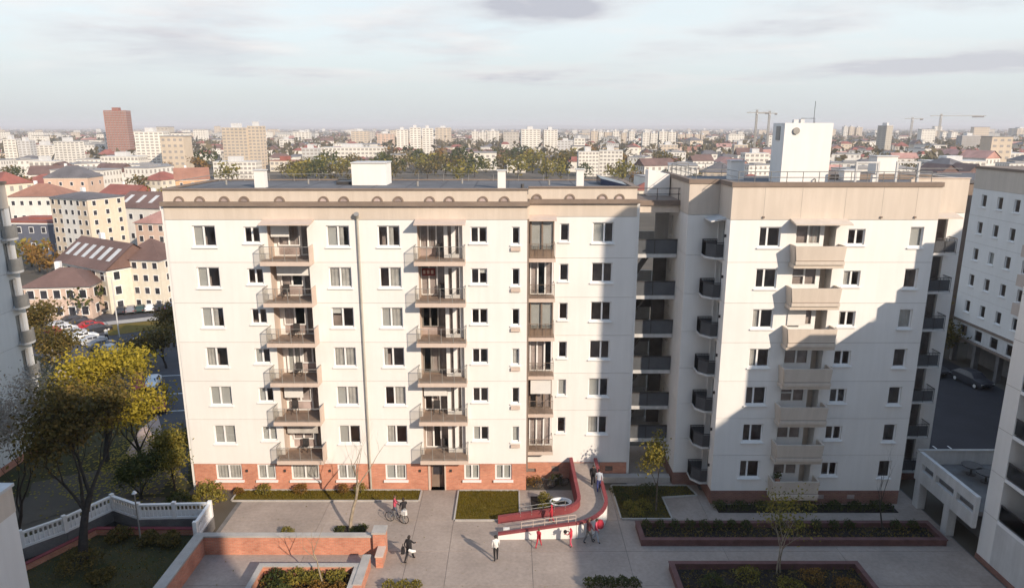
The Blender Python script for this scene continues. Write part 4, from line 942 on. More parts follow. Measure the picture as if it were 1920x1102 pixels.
# white balustrade on its dark retaining wall
BL = base('balustrade', (-24, 40, 0)); tag(BL, 'white concrete balustrade stepping along a dark retaining wall above the shaded garden', 'balustrade')
RW = base('retaining_wall', (-24, 39.8, 0)); tag(RW, 'dark grey retaining wall under the white balustrade', 'wall')
ZB = 0.8
bl_px = [(43, 1026), (124, 997), (213, 955), (262, 972), (396, 969)]
bl = [G(u, v, ZB) for u, v in bl_px] + [(-19.3, 37.75)]
rm = MB()
for k in range(len(bl) - 1):
    a, b = Vector(bl[k]), Vector(bl[k + 1]); L = (b - a).length; d = (b - a) / L; ang = degrees(atan2(d.y, d.x)); F = Face(a.x, a.y, ang)
    rm.fbox(F, 0, L, 0, ZB - 0.01, -0.18, 0.12)
    MB().fbox(F, 0.0, L, ZB, ZB + 0.14, -0.09, 0.09).build('bottom_rail', MT['white2'], BL)
    MB().fbox(F, 0.0, L, ZB + 0.92, ZB + 1.04, -0.1, 0.1).build('top_rail', MT['white2'], BL)
    np_ = max(1, round(L / 2.2))
    for q in range(np_ + 1):
        if q == np_ and k < len(bl) - 2: continue
        u = L * q / np_; MB().fbox(F, u - 0.11, u + 0.11, ZB + 0.002, ZB + 1.16, -0.115, 0.115).build('post', MT['white2'], BL)
    nb = int(L / 0.24)
    for q in range(nb):
        u = L * (q + 0.5) / nb
        m = MB(); c = F.p(u, 0, 0)
        m.tube([(c[0], c[1], ZB + 0.14), (c[0], c[1], ZB + 0.3), (c[0], c[1], ZB + 0.55), (c[0], c[1], ZB + 0.75), (c[0], c[1], ZB + 0.92)], [0.05, 0.085, 0.055, 0.05, 0.085], 5, cap=False)
        m.build('baluster', MT['white2'], BL)
    MB().fbox(F, 0.12, L - 0.12, ZB + 0.141, ZB + 0.6, -0.02, 0.02).build('infill_panel', MT['white2'], BL)
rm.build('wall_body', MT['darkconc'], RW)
LW = base('brick_wall', (-24, 38.6, 0)); tag(LW, 'low red brick edging wall of the shaded garden below the balustrade', 'wall')
lw = [G(u, v, 0.4) for u, v in [(30, 1066), (140, 1012), (180, 991), (366, 991)]]
m, c2 = MB(), MB()
for a, b in zip(lw, lw[1:]):
    a, b = Vector(a), Vector(b); L = (b - a).length; F = Face(a.x, a.y, degrees(atan2((b - a).y, (b - a).x)))
    m.fbox(F, 0, L, 0, 0.42, -0.12, 0.12); c2.fbox(F, 0, L, 0.423, 0.48, -0.15, 0.15)
m.build('brickwork', MT['brick'], LW); c2.build('coping', MT['redwall'], LW)
sheet('planting_bed', [lw[0], lw[1], lw[2], lw[3], (-19.3, 39.9), bl[3], bl[2], bl[1], bl[0]], 0.06, 'soil')

# curved access ramp
RA = base('access_ramp', (3, 40, 0)); tag(RA, 'curved concrete access ramp between a white outer wall and red copings', 'ramp')
cl = []                                                   # centre line, deck height
for t in [k / 6 for k in range(7)]: cl.append((-0.9 + 4.4 * t, 39.75 + 0.1 * t, 0.06 + 0.62 * t))
for k in range(1, 9):
    a = -pi / 2 + (pi / 2) * k / 8; cl.append((3.5 + 1.85 * cos(a), 41.68 + 1.83 * sin(a), 0.68 + 0.03 * k))
for k in range(1, 6): cl.append((5.35 - 0.03 * k, 41.68 + 0.96 * k, 0.92 + 0.08 * k))
W2 = 0.8
pts = [Vector(c) for c in cl]; L_, R_ = [], []
for k, p in enumerate(pts):
    d = (pts[min(k + 1, len(pts) - 1)] - pts[max(0, k - 1)]); d.z = 0; d.normalize(); n = Vector((d.y, -d.x, 0))
    R_.append(p + n * W2); L_.append(p - n * W2)
deck = MB(); outer = MB(); inner = MB(); cop = MB(); copi = MB(); fill = MB()
for k in range(len(pts) - 1):
    a, b, c, d = L_[k], R_[k], R_[k + 1], L_[k + 1]
    deck.hexa([(a.x, a.y, 0.052), (b.x, b.y, 0.052), (c.x, c.y, 0.052), (d.x, d.y, 0.052), tuple(a), tuple(b), tuple(c), tuple(d)])
    def edge(mb, P, Q, s, h0, h1, low=0.052, off=0.0, w=0.18):
        dd = (Q - P); dd.z = 0; dd.normalize(); n = Vector((dd.y, -dd.x, 0)) * s
        o1, o2 = n * off, n * (off + w)
        mb.hexa([(P.x + o1.x, P.y + o1.y, low if low is not None else P.z + h0), (Q.x + o1.x, Q.y + o1.y, low if low is not None else Q.z + h0), (Q.x + o2.x, Q.y + o2.y, low if low is not None else Q.z + h0), (P.x + o2.x, P.y + o2.y, low if low is not None else P.z + h0),
                 (P.x + o1.x, P.y + o1.y, P.z + h1), (Q.x + o1.x, Q.y + o1.y, Q.z + h1), (Q.x + o2.x, Q.y + o2.y, Q.z + h1), (P.x + o2.x, P.y + o2.y, P.z + h1)])
    h = 0.28
    edge(outer, b, c, 1, 0, h, off=0.003); edge(cop, b, c, 1, h + 0.003, h + 0.14, None, off=-0.02, w=0.23)
    edge(inner, a, d, -1, 0, h + 0.12, off=0.003); edge(copi, a, d, -1, h + 0.123, h + 0.22, None, off=-0.02, w=0.23)
deck.build('ramp_deck', MT['concrete'], RA); outer.build('outer_wall', MT['white'], RA); inner.build('inner_wall', MT['redwall'], RA); cop.build('outer_coping', MT['redwall'], RA); copi.build('inner_coping', MT['redwall'], RA)
m = MB()
for side, off in ((L_, 0.0),):
    for dz in (0.75, 1.0): m.tube([(p.x, p.y, p.z + dz) for p in side[2:7]], 0.022, 4)
    for p in side[2:7]: m.tube([(p.x, p.y, p.z + 0.3), (p.x, p.y, p.z + 1.0)], 0.02, 4)
m.build('handrail', MT['greymetal'], RA)
m = MB()
for dz in (0.62, 0.88): m.tube([(p.x, p.y - 0.0, p.z + dz) for p in R_[2:8]], 0.022, 4)
for p in R_[2:8]: m.tube([(p.x, p.y, p.z + 0.4), (p.x, p.y, p.z + 0.88)], 0.02, 4)
m.build('handrail', MT['pinkbeige'], RA)
MB().box(4.3, 6.4, 46.35, 46.58, 0.05, 1.3).build('landing', MT['concrete'], RA)
MB().box(6.6, 11.5, 45.9, 46.5, 0.05, 0.5).build('side_step', MT['concrete2'], RA)
TR = base('oval_trough', (3.3, 42.3, 0)); tag(TR, 'white oval trough planter standing inside the curve of the ramp', 'planter')
m = MB(); N = 18; cx_, cy_ = 3.3, 42.3
def ell(a, b, z): return [(cx_ + a * cos(2 * pi * k / N), cy_ + b * sin(2 * pi * k / N), z) for k in range(N)]
rings = [ell(0.5, 0.35, 0.05), ell(0.72, 0.52, 0.62), ell(0.76, 0.56, 0.66), ell(0.64, 0.44, 0.66), ell(0.58, 0.4, 0.5)]
for a, b in zip(rings, rings[1:]):
    for k in range(N): m.poly([a[k], a[(k + 1) % N], b[(k + 1) % N], b[k]])
m.build('bowl', MT['white2'], TR); m = MB(); m.poly(rings[-1]); m.build('soil', MT['soil'], TR)
LMP = base('lamp_post', (-23.0, 38.2, 0)); tag(LMP, 'thin grey lamp post in the shaded garden below the balustrade', 'lamp post')
MB().tube([(-23.0, 38.2, 0), (-23.0, 38.2, 3.6)], [0.05, 0.035], 6).build('pole', MT['greymetal'], LMP); MB().cyl(-23.0, 38.2, 3.6, 3.75, 0.16, 0.05, 8).build('lamp_head', MT['white2'], LMP)
lp = G(224, 632); LQ = base('lamp_post', (lp[0], lp[1], 0)); tag(LQ, 'tall pale lamp post on the grass island by the parked cars', 'lamp post')
MB().tube([(lp[0], lp[1], 0), (lp[0], lp[1], 7.5), (lp[0] - 0.9, lp[1], 7.8)], [0.08, 0.06, 0.04], 6).build('pole', MT['lightconc'], LQ); MB().box(lp[0] - 1.3, lp[0] - 0.85, lp[1] - 0.1, lp[1] + 0.1, 7.76, 7.86).build('lamp_head', MT['greymetal'], LQ)

# ================================================================== vegetation
def leafcards(mb, rr, c, n, spread, size, flat=0.0):
    for _ in range(n):
        p = Vector((c[0] + rr.gauss(0, spread), c[1] + rr.gauss(0, spread), c[2] + rr.gauss(0, spread * 0.75)))
        d = Vector((rr.gauss(0, 1), rr.gauss(0, 1), rr.gauss(0, 1)))
        if d.length < 0.1: continue
        d.normalize(); e = d.orthogonal().normalized(); s = size * rr.uniform(0.6, 1.35)
        q = d.cross(e); t = rr.uniform(0, 6.28); e2 = e * cos(t) + q * sin(t); q2 = d.cross(e2)
        mb.poly([tuple(p - e2 * s), tuple(p + q2 * s * 0.55), tuple(p + e2 * s), tuple(p - q2 * s * 0.55)])
def tree(name, label, x, y, h, spread, r0, leaf, bark, seed, n=2500, size=0.16, fork=0.35, levels=4, kids=3, up=0.55, group=None, z0=0.0, clump=0.45, tipskip=0.0, lean=(0, 0), trunks=1, cat='tree'):
    rr = random.Random(seed); tb, tips = MB(), []
    def grow(p, d, L, r, lv):
        pts, rs = [tuple(p)], [r]; q = p.copy(); dd = d.copy(); ns = 3 if lv else 4
        for k in range(ns):
            dd = (dd + Vector((rr.gauss(0, .12), rr.gauss(0, .12), rr.gauss(0, .07)))).normalized(); q = q + dd * (L / ns); pts.append(tuple(q)); rs.append(r * (1 - 0.42 * (k + 1) / ns))
        tb.tube(pts, rs, 7 if lv < 2 else (5 if lv < 3 else 3), cap=False)
        if lv >= levels: tips.append(q); return
        if lv >= levels - 1: tips.append(Vector(pts[-2]))
        for k in range(kids + (1 if lv == 0 else 0)):
            a = 2 * pi * (k + rr.random() * 0.7) / (kids + (lv == 0)); w = rr.uniform(0.45, 0.95) * spread
            side = Vector((cos(a), sin(a), 0)) * w + Vector((0, 0, up)) + dd * 0.5
            s = pts[-1] if k else q
            st = Vector(pts[-1 - (k % 2)])
            grow(st, side.normalized(), L * rr.uniform(0.58, 0.8) if lv else h * (1 - fork) * rr.uniform(0.34, 0.46), rs[-1] * rr.uniform(0.6, 0.8), lv + 1)
    for t in range(trunks):
        off = Vector((0.25 * t, 0.1 * t, 0)); 
        grow(Vector((0, 0, -0.05)) + off, Vector((lean[0] + 0.12 * (t - (trunks - 1) / 2), lean[1], 1)).normalized(), h * fork, r0, 0)
    top = max(v[2] for v in tb.v); k = h / top if top > 0 else 1
    tb.v = [(a, b, c * k) for a, b, c in tb.v]
    o = empty(name, (x, y, z0)); tag(o, label, cat, group)
    tb.build('trunk', MT[bark], o, True)
    if leaf:
        cr = MB(); tips = [t for t in tips if rr.random() >= tipskip]; per = max(1, int(n / max(1, len(tips))))
        for t in tips: leafcards(cr, rr, (t.x, t.y, t.z * k), int(per * rr.uniform(0.4, 1.6)), clump, size)
        cr.build('crown', MT[leaf], o)
    return o
def shrub(name, label, x, y, rx, rz, leaf, seed, n=420, size=0.07, group=None, z0=PZ, ry=None, stem=True, cat='shrub'):
    rr = random.Random(seed); m = MB(); ry = ry or rx
    for _ in range(n):
        t, z = rr.uniform(0, 2 * pi), rr.uniform(-0.35, 1); q = sqrt(max(0, 1 - z * z)); k = rr.uniform(0.55, 1.02) * (1 + 0.16 * sin(3 * t + seed) * q)
        leafcards(m, rr, (rx * k * q * cos(t), ry * k * q * sin(t), rz * (0.45 + 0.55 * z * k)), 1, 0.02, size)
    o = empty(name, (x, y, z0)); tag(o, label, cat, group)
    m.build('foliage', MT[leaf], o)
    s = MB()
    for k in range(4):
        a = k * 1.6 + seed; s.tube([(0, 0, 0), (0.4 * rx * cos(a), 0.4 * ry * sin(a), rz * 0.75)], [0.02, 0.01], 4)
    s.build('stem', MT['darkbark'], o)
    return o

tree('bare_tree', 'tall bare pale tree in the sunlit courtyard behind the brick wall', -10.4, 39.75, 8.3, 0.6, 0.13, None, 'palebark', 8, fork=0.36, levels=6, kids=2, up=0.95)
tree('bare_sapling', 'thin bare sapling in the sunlit brick planter', -10.6, 34.0, 4.3, 0.6, 0.055, None, 'palebark', 12, fork=0.45, levels=4, kids=2, up=0.6, z0=0.28)
tree('leafy_tree', 'small olive leaved tree on the dark lawn between the two white blocks', 9.7, 42.1, 5.0, 0.55, 0.07, 'leaf_olive', 'bark', 21, n=1100, size=0.1, fork=0.42, levels=4, kids=2, up=0.8, clump=0.28)
tree('leafy_tree', 'young double stemmed tree with sparse yellow green leaves in the bottom right planter', 15.3, 35.2, 5.0, 1.0, 0.05, 'leaf_olive', 'palebark', 31, n=1050, size=0.085, fork=0.4, levels=4, kids=3, up=0.55, z0=0.17, clump=0.32, trunks=2)
tree('bare_tree', 'dark bare young tree in front of the shaded right block', 23.7, 39.6, 5.9, 0.5, 0.06, None, 'darkbark', 44, fork=0.32, levels=5, kids=2, up=0.8, z0=0.15)
tree('grey_tree', 'nearly bare tree with grey dry leaves against the white slab at the left edge', -30.3, 37.6, 11.8, 0.42, 0.15, 'leaf_grey', 'darkbark', 51, n=4200, size=0.085, fork=0.3, levels=5, kids=2, up=0.9, clump=0.5)
tree('brown_tree', 'large brown green tree standing in the shaded garden at the left', -25.7, 36.6, 10.8, 0.36, 0.3, 'leaf_brown', 'darkbark', 63, n=8000, size=0.12, fork=0.42, levels=5, kids=3, up=0.75, clump=0.5, lean=(0.16, 0.1))
tree('yellow_tree', 'broad bright yellow autumn tree beyond the balustrade', -31.6, 49.5, 8.6, 0.62, 0.26, 'leaf_yellow', 'darkbark', 71, n=8500, size=0.13, fork=0.24, levels=5, kids=3, up=0.6, clump=0.5)
tree('yellow_tree', 'smaller golden tree overhanging the road behind the balustrade', -28.2, 48.4, 6.6, 0.6, 0.2, 'leaf_yellow', 'darkbark', 78, n=5500, size=0.12, fork=0.26, levels=5, kids=3, up=0.5, clump=0.5)
tree('olive_tree', 'olive green small tree at the corner of the long white block', -24.1, 45.0, 4.3, 0.5, 0.1, 'leaf_olive', 'darkbark', 83, n=4200, size=0.1, fork=0.12, levels=4, kids=3, up=0.7, clump=0.4)
tree('green_tree', 'dark green dense tree behind the white balustrade', -25.9, 43.8, 3.0, 0.6, 0.12, 'leaf_green', 'darkbark', 87, n=3600, size=0.1, fork=0.12, levels=4, kids=3, up=0.5, clump=0.4)
for k, (u, v, h, lab) in enumerate(((95, 690, 7.0, 'dark leafless tree mass beside the slab at the left edge'), (120, 735, 6.5, 'brown bushy tree in shade left of the yellow tree'), (312, 690, 4.2, 'brown shaded tree by the road next to the white corner'), (326, 650, 4.8, 'dusky shaded tree farthest along the road corner'), (268, 690, 3.2, 'low dark bushy tree by the green parked car'))):
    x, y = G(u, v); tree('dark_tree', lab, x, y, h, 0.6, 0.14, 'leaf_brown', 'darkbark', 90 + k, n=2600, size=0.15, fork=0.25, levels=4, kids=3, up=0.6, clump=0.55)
for k, (x, y, h) in enumerate(((47.3, 76.5, 7), (50, 95, 6), (46.9, 73, 4.5))):
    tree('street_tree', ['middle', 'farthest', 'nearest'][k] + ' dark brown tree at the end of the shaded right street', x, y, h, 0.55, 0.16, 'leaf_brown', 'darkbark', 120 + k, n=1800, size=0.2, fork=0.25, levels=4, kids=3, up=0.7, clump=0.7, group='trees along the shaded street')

shrub('bush', 'round olive bush at the end of the balustrade', -20.6, 42.6, 1.1, 1.9, 'leaf_olive', 1, 1100, 0.09)
shrub('bush', 'low dark bush tucked behind the end post of the balustrade', -22.6, 42.4, 1.0, 1.2, 'leaf_green', 2, 800, 0.09)
wall_sh = [(-17.5, 'golden dry shrub under the second ground floor window', 'leaf_olive', 0.55, 0.75), (-14.9, 'dark red shrub under the wide ground floor window', 'leaf_red', 0.5, 0.8), (-11.9, 'rust coloured shrub beside the downpipe window', 'leaf_red', 0.4, 0.8), (-10.7, 'round yellow green shrub next to the downpipe', 'leaf_olive', 0.5, 0.85), (-19.3, 'small tawny shrub at the brick corner of the long block', 'leaf_red', 0.35, 0.5)]
for k, (x, lab, lf, rx, rz) in enumerate(wall_sh): shrub('shrub', lab, x, 44.35, rx, rz, lf, 10 + k, 420, 0.06)
shrub('shrub', 'small round yellow green bush behind the brick wall in full sun', -14.3, 39.3, 0.42, 0.55, 'leaf_olive', 20, 420, 0.055)
for k, (x, y) in enumerate(((-11.0, 39.6), (-10.0, 39.5), (-9.6, 39.8))): shrub('shrub', ['dark shrub left of the bare courtyard tree', 'low shrub at the foot of the bare courtyard tree', 'dark shrub right of the bare courtyard tree'][k], x, y, 0.38, 0.4, 'leaf_green', 24 + k, 260, 0.055)
for k, (x, y, lf, rx) in enumerate(((-13.3, 34.2, 'leaf_green', .7), (-12.2, 34.3, 'leaf_olive', .75), (-11.2, 34.2, 'leaf_olive', .6), (-9.9, 34.3, 'leaf_olive', .6), (-12.8, 33.0, 'leaf_green', .8), (-10.6, 33.1, 'leaf_red', .8), (-9.5, 33.2, 'leaf_red', .55), (-11.8, 32.2, 'leaf_red', .8))):
    shrub('planter_shrub', ['dark green shrub in the back left corner of the sunlit planter', 'bright yellow green shrub at the back of the sunlit planter', 'olive shrub left of the sapling in the sunlit planter', 'olive shrub in the back right corner of the sunlit planter', 'dark green shrub at the left side of the sunlit planter', 'rusty shrub in front of the sapling in the sunlit planter', 'rusty shrub at the right side of the sunlit planter', 'rusty shrub nearest the viewer in the sunlit planter'][k], x, y, rx, 0.7, lf, 40 + k, 520, 0.07, 'shrubs in the sunlit planter', z0=0.3)
ORD = 'first second third fourth fifth sixth seventh eighth ninth tenth eleventh twelfth thirteenth fourteenth last'.split()
RS = [8.6, 9.5, 10.45, 11.4, 12.3, 13.2, 14.1, 15.0, 17.2, 18.4, 19.5, 20.6, 21.6, 24.6, 25.7]
for k, x in enumerate(RS):
    shrub('planter_shrub', ORD[k] + ' shrub from the left in the back row of the long brown-red planter', x, 39.75, 0.36, 0.66, 'leaf_green', 60 + k, 260, 0.055, 'shrub row of the long planter', z0=0.2)
for k, (x, y) in enumerate(((11.2, 33.9), (13.4, 34.6), (17.0, 34.4), (18.6, 33.6), (15.4, 33.6), (12.2, 32.8), (17.8, 32.3))):
    shrub('planter_shrub', ['dark low shrub at the left of the bottom right planter', 'olive shrub behind the left half of the bottom right planter', 'rust coloured shrub right of the double stemmed tree', 'rust and green shrub at the right end of the bottom right planter', 'olive shrub at the foot of the double stemmed tree', 'dark shrub near the left front of the bottom right planter', 'rusty shrub near the right front of the bottom right planter'][k], x, y, 0.75, 0.75, ['leaf_green', 'leaf_olive', 'leaf_red', 'leaf_red', 'leaf_olive', 'leaf_green', 'leaf_red'][k], 80 + k, 480, 0.065, 'shrubs in the bottom right planter', z0=0.2)
for k in range(5): shrub('ground_shrub', ['first', 'second', 'third', 'fourth', 'last'][k] + ' of the small green shrubs along the bottom edge, from the left', 4.4 + k * 0.62, 34.15 + 0.1 * (k % 2), 0.4, 0.6, 'leaf_green', 100 + k, 360, 0.06, 'shrubs along the bottom edge')
for k in range(3): shrub('ground_shrub', ['left', 'middle', 'right'][k] + ' olive shrub at the bottom edge beside the stepped wall', -6.9 + k * 0.75, 34.0, 0.4, 0.5, 'leaf_olive', 110 + k, 300, 0.06, 'olive shrubs at the bottom edge')
hb = [(7.5, 44.4), (7.8, 43.4), (8.1, 42.5), (8.4, 41.6)]
for k, (x, y) in enumerate(hb): shrub('hedge_shrub', ['farthest', 'second farthest', 'second nearest', 'nearest'][k] + ' clipped shrub along the left edge of the dark lawn', x - 0.1, y, 0.5, 0.55, 'leaf_olive' if k > 1 else 'leaf_green', 120 + k, 420, 0.055, 'clipped shrubs along the dark lawn')
shrub('bush', 'yellowing bush in the middle of the dark lawn', 8.9, 42.4, 0.7, 0.6, 'leaf_olive', 130, 520, 0.06)
shrub('bush', 'wide dark bush on the dark lawn near the gallery', 9.6, 44.2, 0.9, 0.8, 'leaf_green', 131, 600, 0.07)
for k, (x, y, rx, rz, lf) in enumerate(((2.2, 43.2, .5, .8, 'leaf_olive'), (2.7, 42.3, .45, .7, 'leaf_green'), (2.1, 41.7, .4, .9, 'leaf_olive'), (1.6, 45.6, .7, .6, 'leaf_red'), (3.2, 45.7, .55, .8, 'leaf_green'))):
    shrub('shrub', ['tall olive shrub at the back of the small bed inside the ramp', 'dark shrub in the small bed beside the oval trough', 'feathery shrub at the front of the small bed inside the ramp', 'dark red shrub under the glazed bay', 'dark shrub by the cellar vent beside the ramp'][k], x, y, rx, rz, lf, 140 + k, 420, 0.06)
for k, (u, lf) in enumerate(((1345, 'leaf_green'), (1385, 'leaf_green'), (1425, 'leaf_red'), (1470, 'leaf_olive'), (1510, 'leaf_red'), (1560, 'leaf_green'), (1600, 'leaf_green'), (1640, 'leaf_red'))):
    x, y = G(u, 950); shrub('border_shrub', ORD[k] + ' dark shrub from the left in the border along the right white block', x, 42.35, 0.5, 0.6, 'leaf_green', 150 + k, 300, 0.06, 'border shrubs of the right block')
for k, (u, v, rx, rz) in enumerate(((150, 1063, 1.3, .9), (225, 1012, .8, .8), (280, 1018, .7, .7), (320, 1022, .7, .8), (190, 1085, .8, .4))):
    x, y = G(u, v); shrub('garden_shrub', ['big dark round bush at the foot of the brown tree', 'dark bush left of the garden lamp post', 'dark bush right of the garden lamp post', 'dark bush near the corner of the shaded garden', 'flat dark bush nearest the viewer in the shaded garden'][k], x, y, rx, rz, 'leaf_brown', 170 + k, 900, 0.08, 'dark bushes of the shaded garden')
# fallen leaves under the yellow trees
m = MB(); rr = random.Random(5)
for _ in range(2600):
    x, y = rr.gauss(-28.5, 3.0), rr.gauss(49, 3.2); a = rr.uniform(0, 6.28); s = rr.uniform(.05, .11)
    m.poly([(x + s * cos(a), y + s * sin(a), .05), (x - s * sin(a), y + s * cos(a), .06), (x - s * cos(a), y - s * sin(a), .05), (x + s * sin(a), y - s * cos(a), .055)])
tag(m.build('fallen_leaves', MT['leaf_yellow']), kind='stuff')

def litter(x0, x1, y0, y1, z, n, mat, s0=.03, s1=.09, lift=.12, name='ground_cover'):
    q = random.Random(n + int(x0)); b = MB()
    for _ in range(n):
        x, y = q.uniform(x0, x1), q.uniform(y0, y1); leafcards(b, q, (x, y, z + q.uniform(0, lift)), 1, 0.02, q.uniform(s0, s1))
    tag(b.build(name, MT[mat]), kind='stuff')
litter(9.6, 19.8, 29, 35.4, .22, 4200, 'leaf_brown', lift=.3)
litter(8.4, 26.5, 38.4, 39.9, .2, 2200, 'leaf_brown', lift=.15)
litter(13.9, 26, 41.9, 42.9, .1, 1500, 'leaf_green', lift=.3)
litter(-14.2, -9, 30, 34.9, .3, 2600, 'leaf_red', lift=.3)
litter(-38, -20, 30, 39, .05, 2500, 'leaf_brown', lift=.02, name='fallen_leaves')
litter(-18.5, 7, 34, 44, .055, 260, 'leaf_olive', .02, .05, .01, 'fallen_leaves')
# ================================================================== people
PM = {}
def pm(name, col, rough=0.85):
    if name not in PM: PM[name] = M('cloth_' + name, col, rough, 0.15, 3.0, 0.08, 30)
    return PM[name]
SKIN = M('skin', (0.42, 0.25, 0.18), 0.6, 0.06, 4.0); HAIR = M('dark_hair', (0.03, 0.022, 0.018), 0.6, 0.2, 8.0); HAIRB = M('brown_hair', (0.12, 0.07, 0.04), 0.6, 0.2, 8.0)
def person(label, x, y, heading, jacket, trousers, shoes, h=1.72, stride=0.28, arms=((0.1, 0.0), (-0.1, 0.0)), z=PZ, hair=HAIR, sleeves=None, lean=0.0, bend=0.0, group=None, hat=None, bulk=1.0):
    """arms: per side (forward swing of the elbow, raise of the forearm). Body is one skinned mesh."""
    J, E, Rd, B = [], [], [], []
    def add(p, r, par=None, bone='top'):
        J.append(p); Rd.append(r * bulk if bone in ('top', 'leg') else r)
        if par is not None: E.append((par, len(J) - 1)); B.append(bone)
        return len(J) - 1
    fw = lambda zc: lean * (zc - 0.93)
    pel = add((0, 0, 0.95), 0.135); sp = add((0, fw(1.15), 1.15), 0.125, pel, 'top'); ch = add((0, fw(1.36), 1.36), 0.14, sp, 'top')
    nk = add((0, fw(1.48) + .01, 1.49), 0.058, ch, 'top'); hb_ = add((0, fw(1.56) + .03, 1.56), 0.062, nk, 'skin'); hm = add((0, fw(1.64) + .045, 1.63), 0.088, hb_, 'skin'); ht = add((0, fw(1.7) + .035, 1.685), 0.07, hm, 'skin')
    ns = add((0, fw(1.62) + .125, 1.615), 0.018, hm, 'skin')
    for s in (-1, 1):
        f = stride * s
        hp = add((0.085 * s, 0.0, 0.9), 0.098, pel, 'leg'); kn = add((0.09 * s, 0.45 * f + 0.03 + bend, 0.5), 0.065, hp, 'leg'); an = add((0.092 * s, f - (0.06 if f < 0 else 0), 0.09 + (0.05 if f < 0 else 0)), 0.045, kn, 'leg'); to = add((0.095 * s, f + 0.13, 0.035), 0.038, an, 'shoe')
        a = arms[0 if s < 0 else 1]
        sh = add((0.175 * s, fw(1.4), 1.42), 0.062, ch, 'arm'); el = add((0.225 * s, fw(1.2) + a[0], 1.15 + abs(a[0]) * .2), 0.047, sh, 'arm'); wr = add((0.22 * s, fw(1.1) + a[0] + 0.06 + a[1] * .25, 0.92 + a[1] * .38), 0.032, el, 'arm')
        hd = add((0.215 * s, fw(1.0) + a[0] + 0.09 + a[1] * .33, 0.84 + a[1] * .44), 0.036, wr, 'skin')
        dirv = (Vector(J[hd]) - Vector(J[wr])).normalized()
        for q in range(4):                                   # four fingers and a thumb, slightly curled
            o = Vector(((q - 1.5) * 0.006, 0.012 * (q - 1.5), 0)); p1 = Vector(J[hd]) + dirv * (0.05 - 0.004 * abs(q - 1)) + o; add(tuple(p1), 0.011, hd, 'skin')
        add(tuple(Vector(J[hd]) + Vector((-0.012 * s, 0.035, 0.005))), 0.011, hd, 'skin')
    k = h / 1.75
    me = bpy.data.meshes.new('person_body'); me.from_pydata([tuple(c * k for c in j) for j in J], E, []); ob = bpy.data.objects.new('tmp_body', me); COL.objects.link(ob)
    sk = ob.modifiers.new('s', 'SKIN'); sk.use_smooth_shade = True
    lay = me.skin_vertices[0].data if me.skin_vertices else None
    if lay is None: me.skin_vertices.new() if hasattr(me.skin_vertices, 'new') else None; lay = me.skin_vertices[0].data
    for v, r in zip(lay, Rd): v.radius = (r * k, r * k)
    lay[0].use_root = True
    ob.modifiers.new('d', 'SUBSURF').levels = 1
    dg = bpy.context.evaluated_depsgraph_get(); dg.update()
    body = bpy.data.meshes.new_from_object(ob.evaluated_get(dg)); bpy.data.objects.remove(ob)
    mats = {'top': 0, 'arm': 0, 'leg': 1, 'shoe': 2, 'skin': 3}
    body.materials.clear()
    for m_ in (jacket, trousers, shoes, SKIN): body.materials.append(m_)
    seg = [(Vector(J[a]) * k, Vector(J[b]) * k, mats[t], (Rd[a] + Rd[b]) * k / 2) for (a, b), t in zip(E, B)]
    for p in body.polygons:
        c = p.center; best = None
        for a, b, t, rad in seg:
            ab = b - a; f = max(0, min(1, (c - a).dot(ab) / max(1e-9, ab.length_squared))); dd = (c - a - ab * f).length - rad * 0.6
            if best is None or dd < best[0]: best = (dd, t)
        t = best[1]
        if t == 1 and c.z > 0.97 * k: t = 0
        if t == 0 and c.z < 0.86 * k and abs(c.x) < 0.16 * k: t = 1
        p.material_index = t; p.use_smooth = True
    o = bpy.data.objects.new('person', body); COL.objects.link(o); o.location = (x, y, z); o.rotation_euler = (0, 0, heading); tag(o, label, 'person', group)
    hm_ = MB(); N = 10; hc = Vector(J[hm]) * k
    for i in range(4):
        for j in range(N):
            def P(a, b):
                t, f = a * pi / 2 / 4 * 1.12, 2 * pi * b / N; drop = 0.05 if sin(f) < 0.3 else -0.01
                return (hc.x + 0.098 * k * sin(t) * cos(f), hc.y - 0.018 + 0.105 * k * sin(t) * sin(f), hc.z + 0.015 + 0.1 * k * cos(t) - drop * (a / 4))
            hm_.poly([P(i, j), P(i, j + 1), P(i + 1, j + 1), P(i + 1, j)])
    hm_.build('hair' if not hat else 'hat', hat or hair, o, True)
    f = MB()
    for s in (-1, 1): f.box(hc.x + s * .033 * k - .01, hc.x + s * .033 * k + .01, hc.y + .078 * k, hc.y + .092 * k, hc.z - .006, hc.z + .008)
    f.build('eyes', HAIR, o); MB().box(hc.x - .024, hc.x + .024, hc.y + .07 * k, hc.y + .086 * k, hc.z - .062 * k, hc.z - .05 * k).build('mouth', pm('lip', (0.3, 0.1, 0.09)), o)
    return o
red, dred, black, white, grey, navy, denim, lightc = pm('red', (0.52, 0.04, 0.06)), pm('pink_red', (0.62, 0.10, 0.15)), pm('black', (0.022, 0.02, 0.022)), pm('white', (0.72, 0.7, 0.67)), pm('grey', (0.14, 0.14, 0.14)), pm('navy', (0.04, 0.05, 0.16)), pm('denim', (0.12, 0.14, 0.2)), pm('light', (0.42, 0.45, 0.5))
def bag(par, x, y, z, m, w=0.3, d=0.14, h=0.32, name='bag', label=None):
    b = MB(); b.hexa([(x - w / 2, y - d / 2, z), (x + w / 2, y - d / 2, z), (x + w / 2, y + d / 2, z), (x - w / 2, y + d / 2, z), (x - w * .42, y - d * .3, z + h), (x + w * .42, y - d * .3, z + h), (x + w * .42, y + d * .3, z + h), (x - w * .42, y + d * .3, z + h)])
    b.tube([(x - w * .25, y, z + h), (x - w * .2, y, z + h + .14), (x + w * .2, y, z + h + .14), (x + w * .25, y, z + h)], 0.012, 4)
    return b
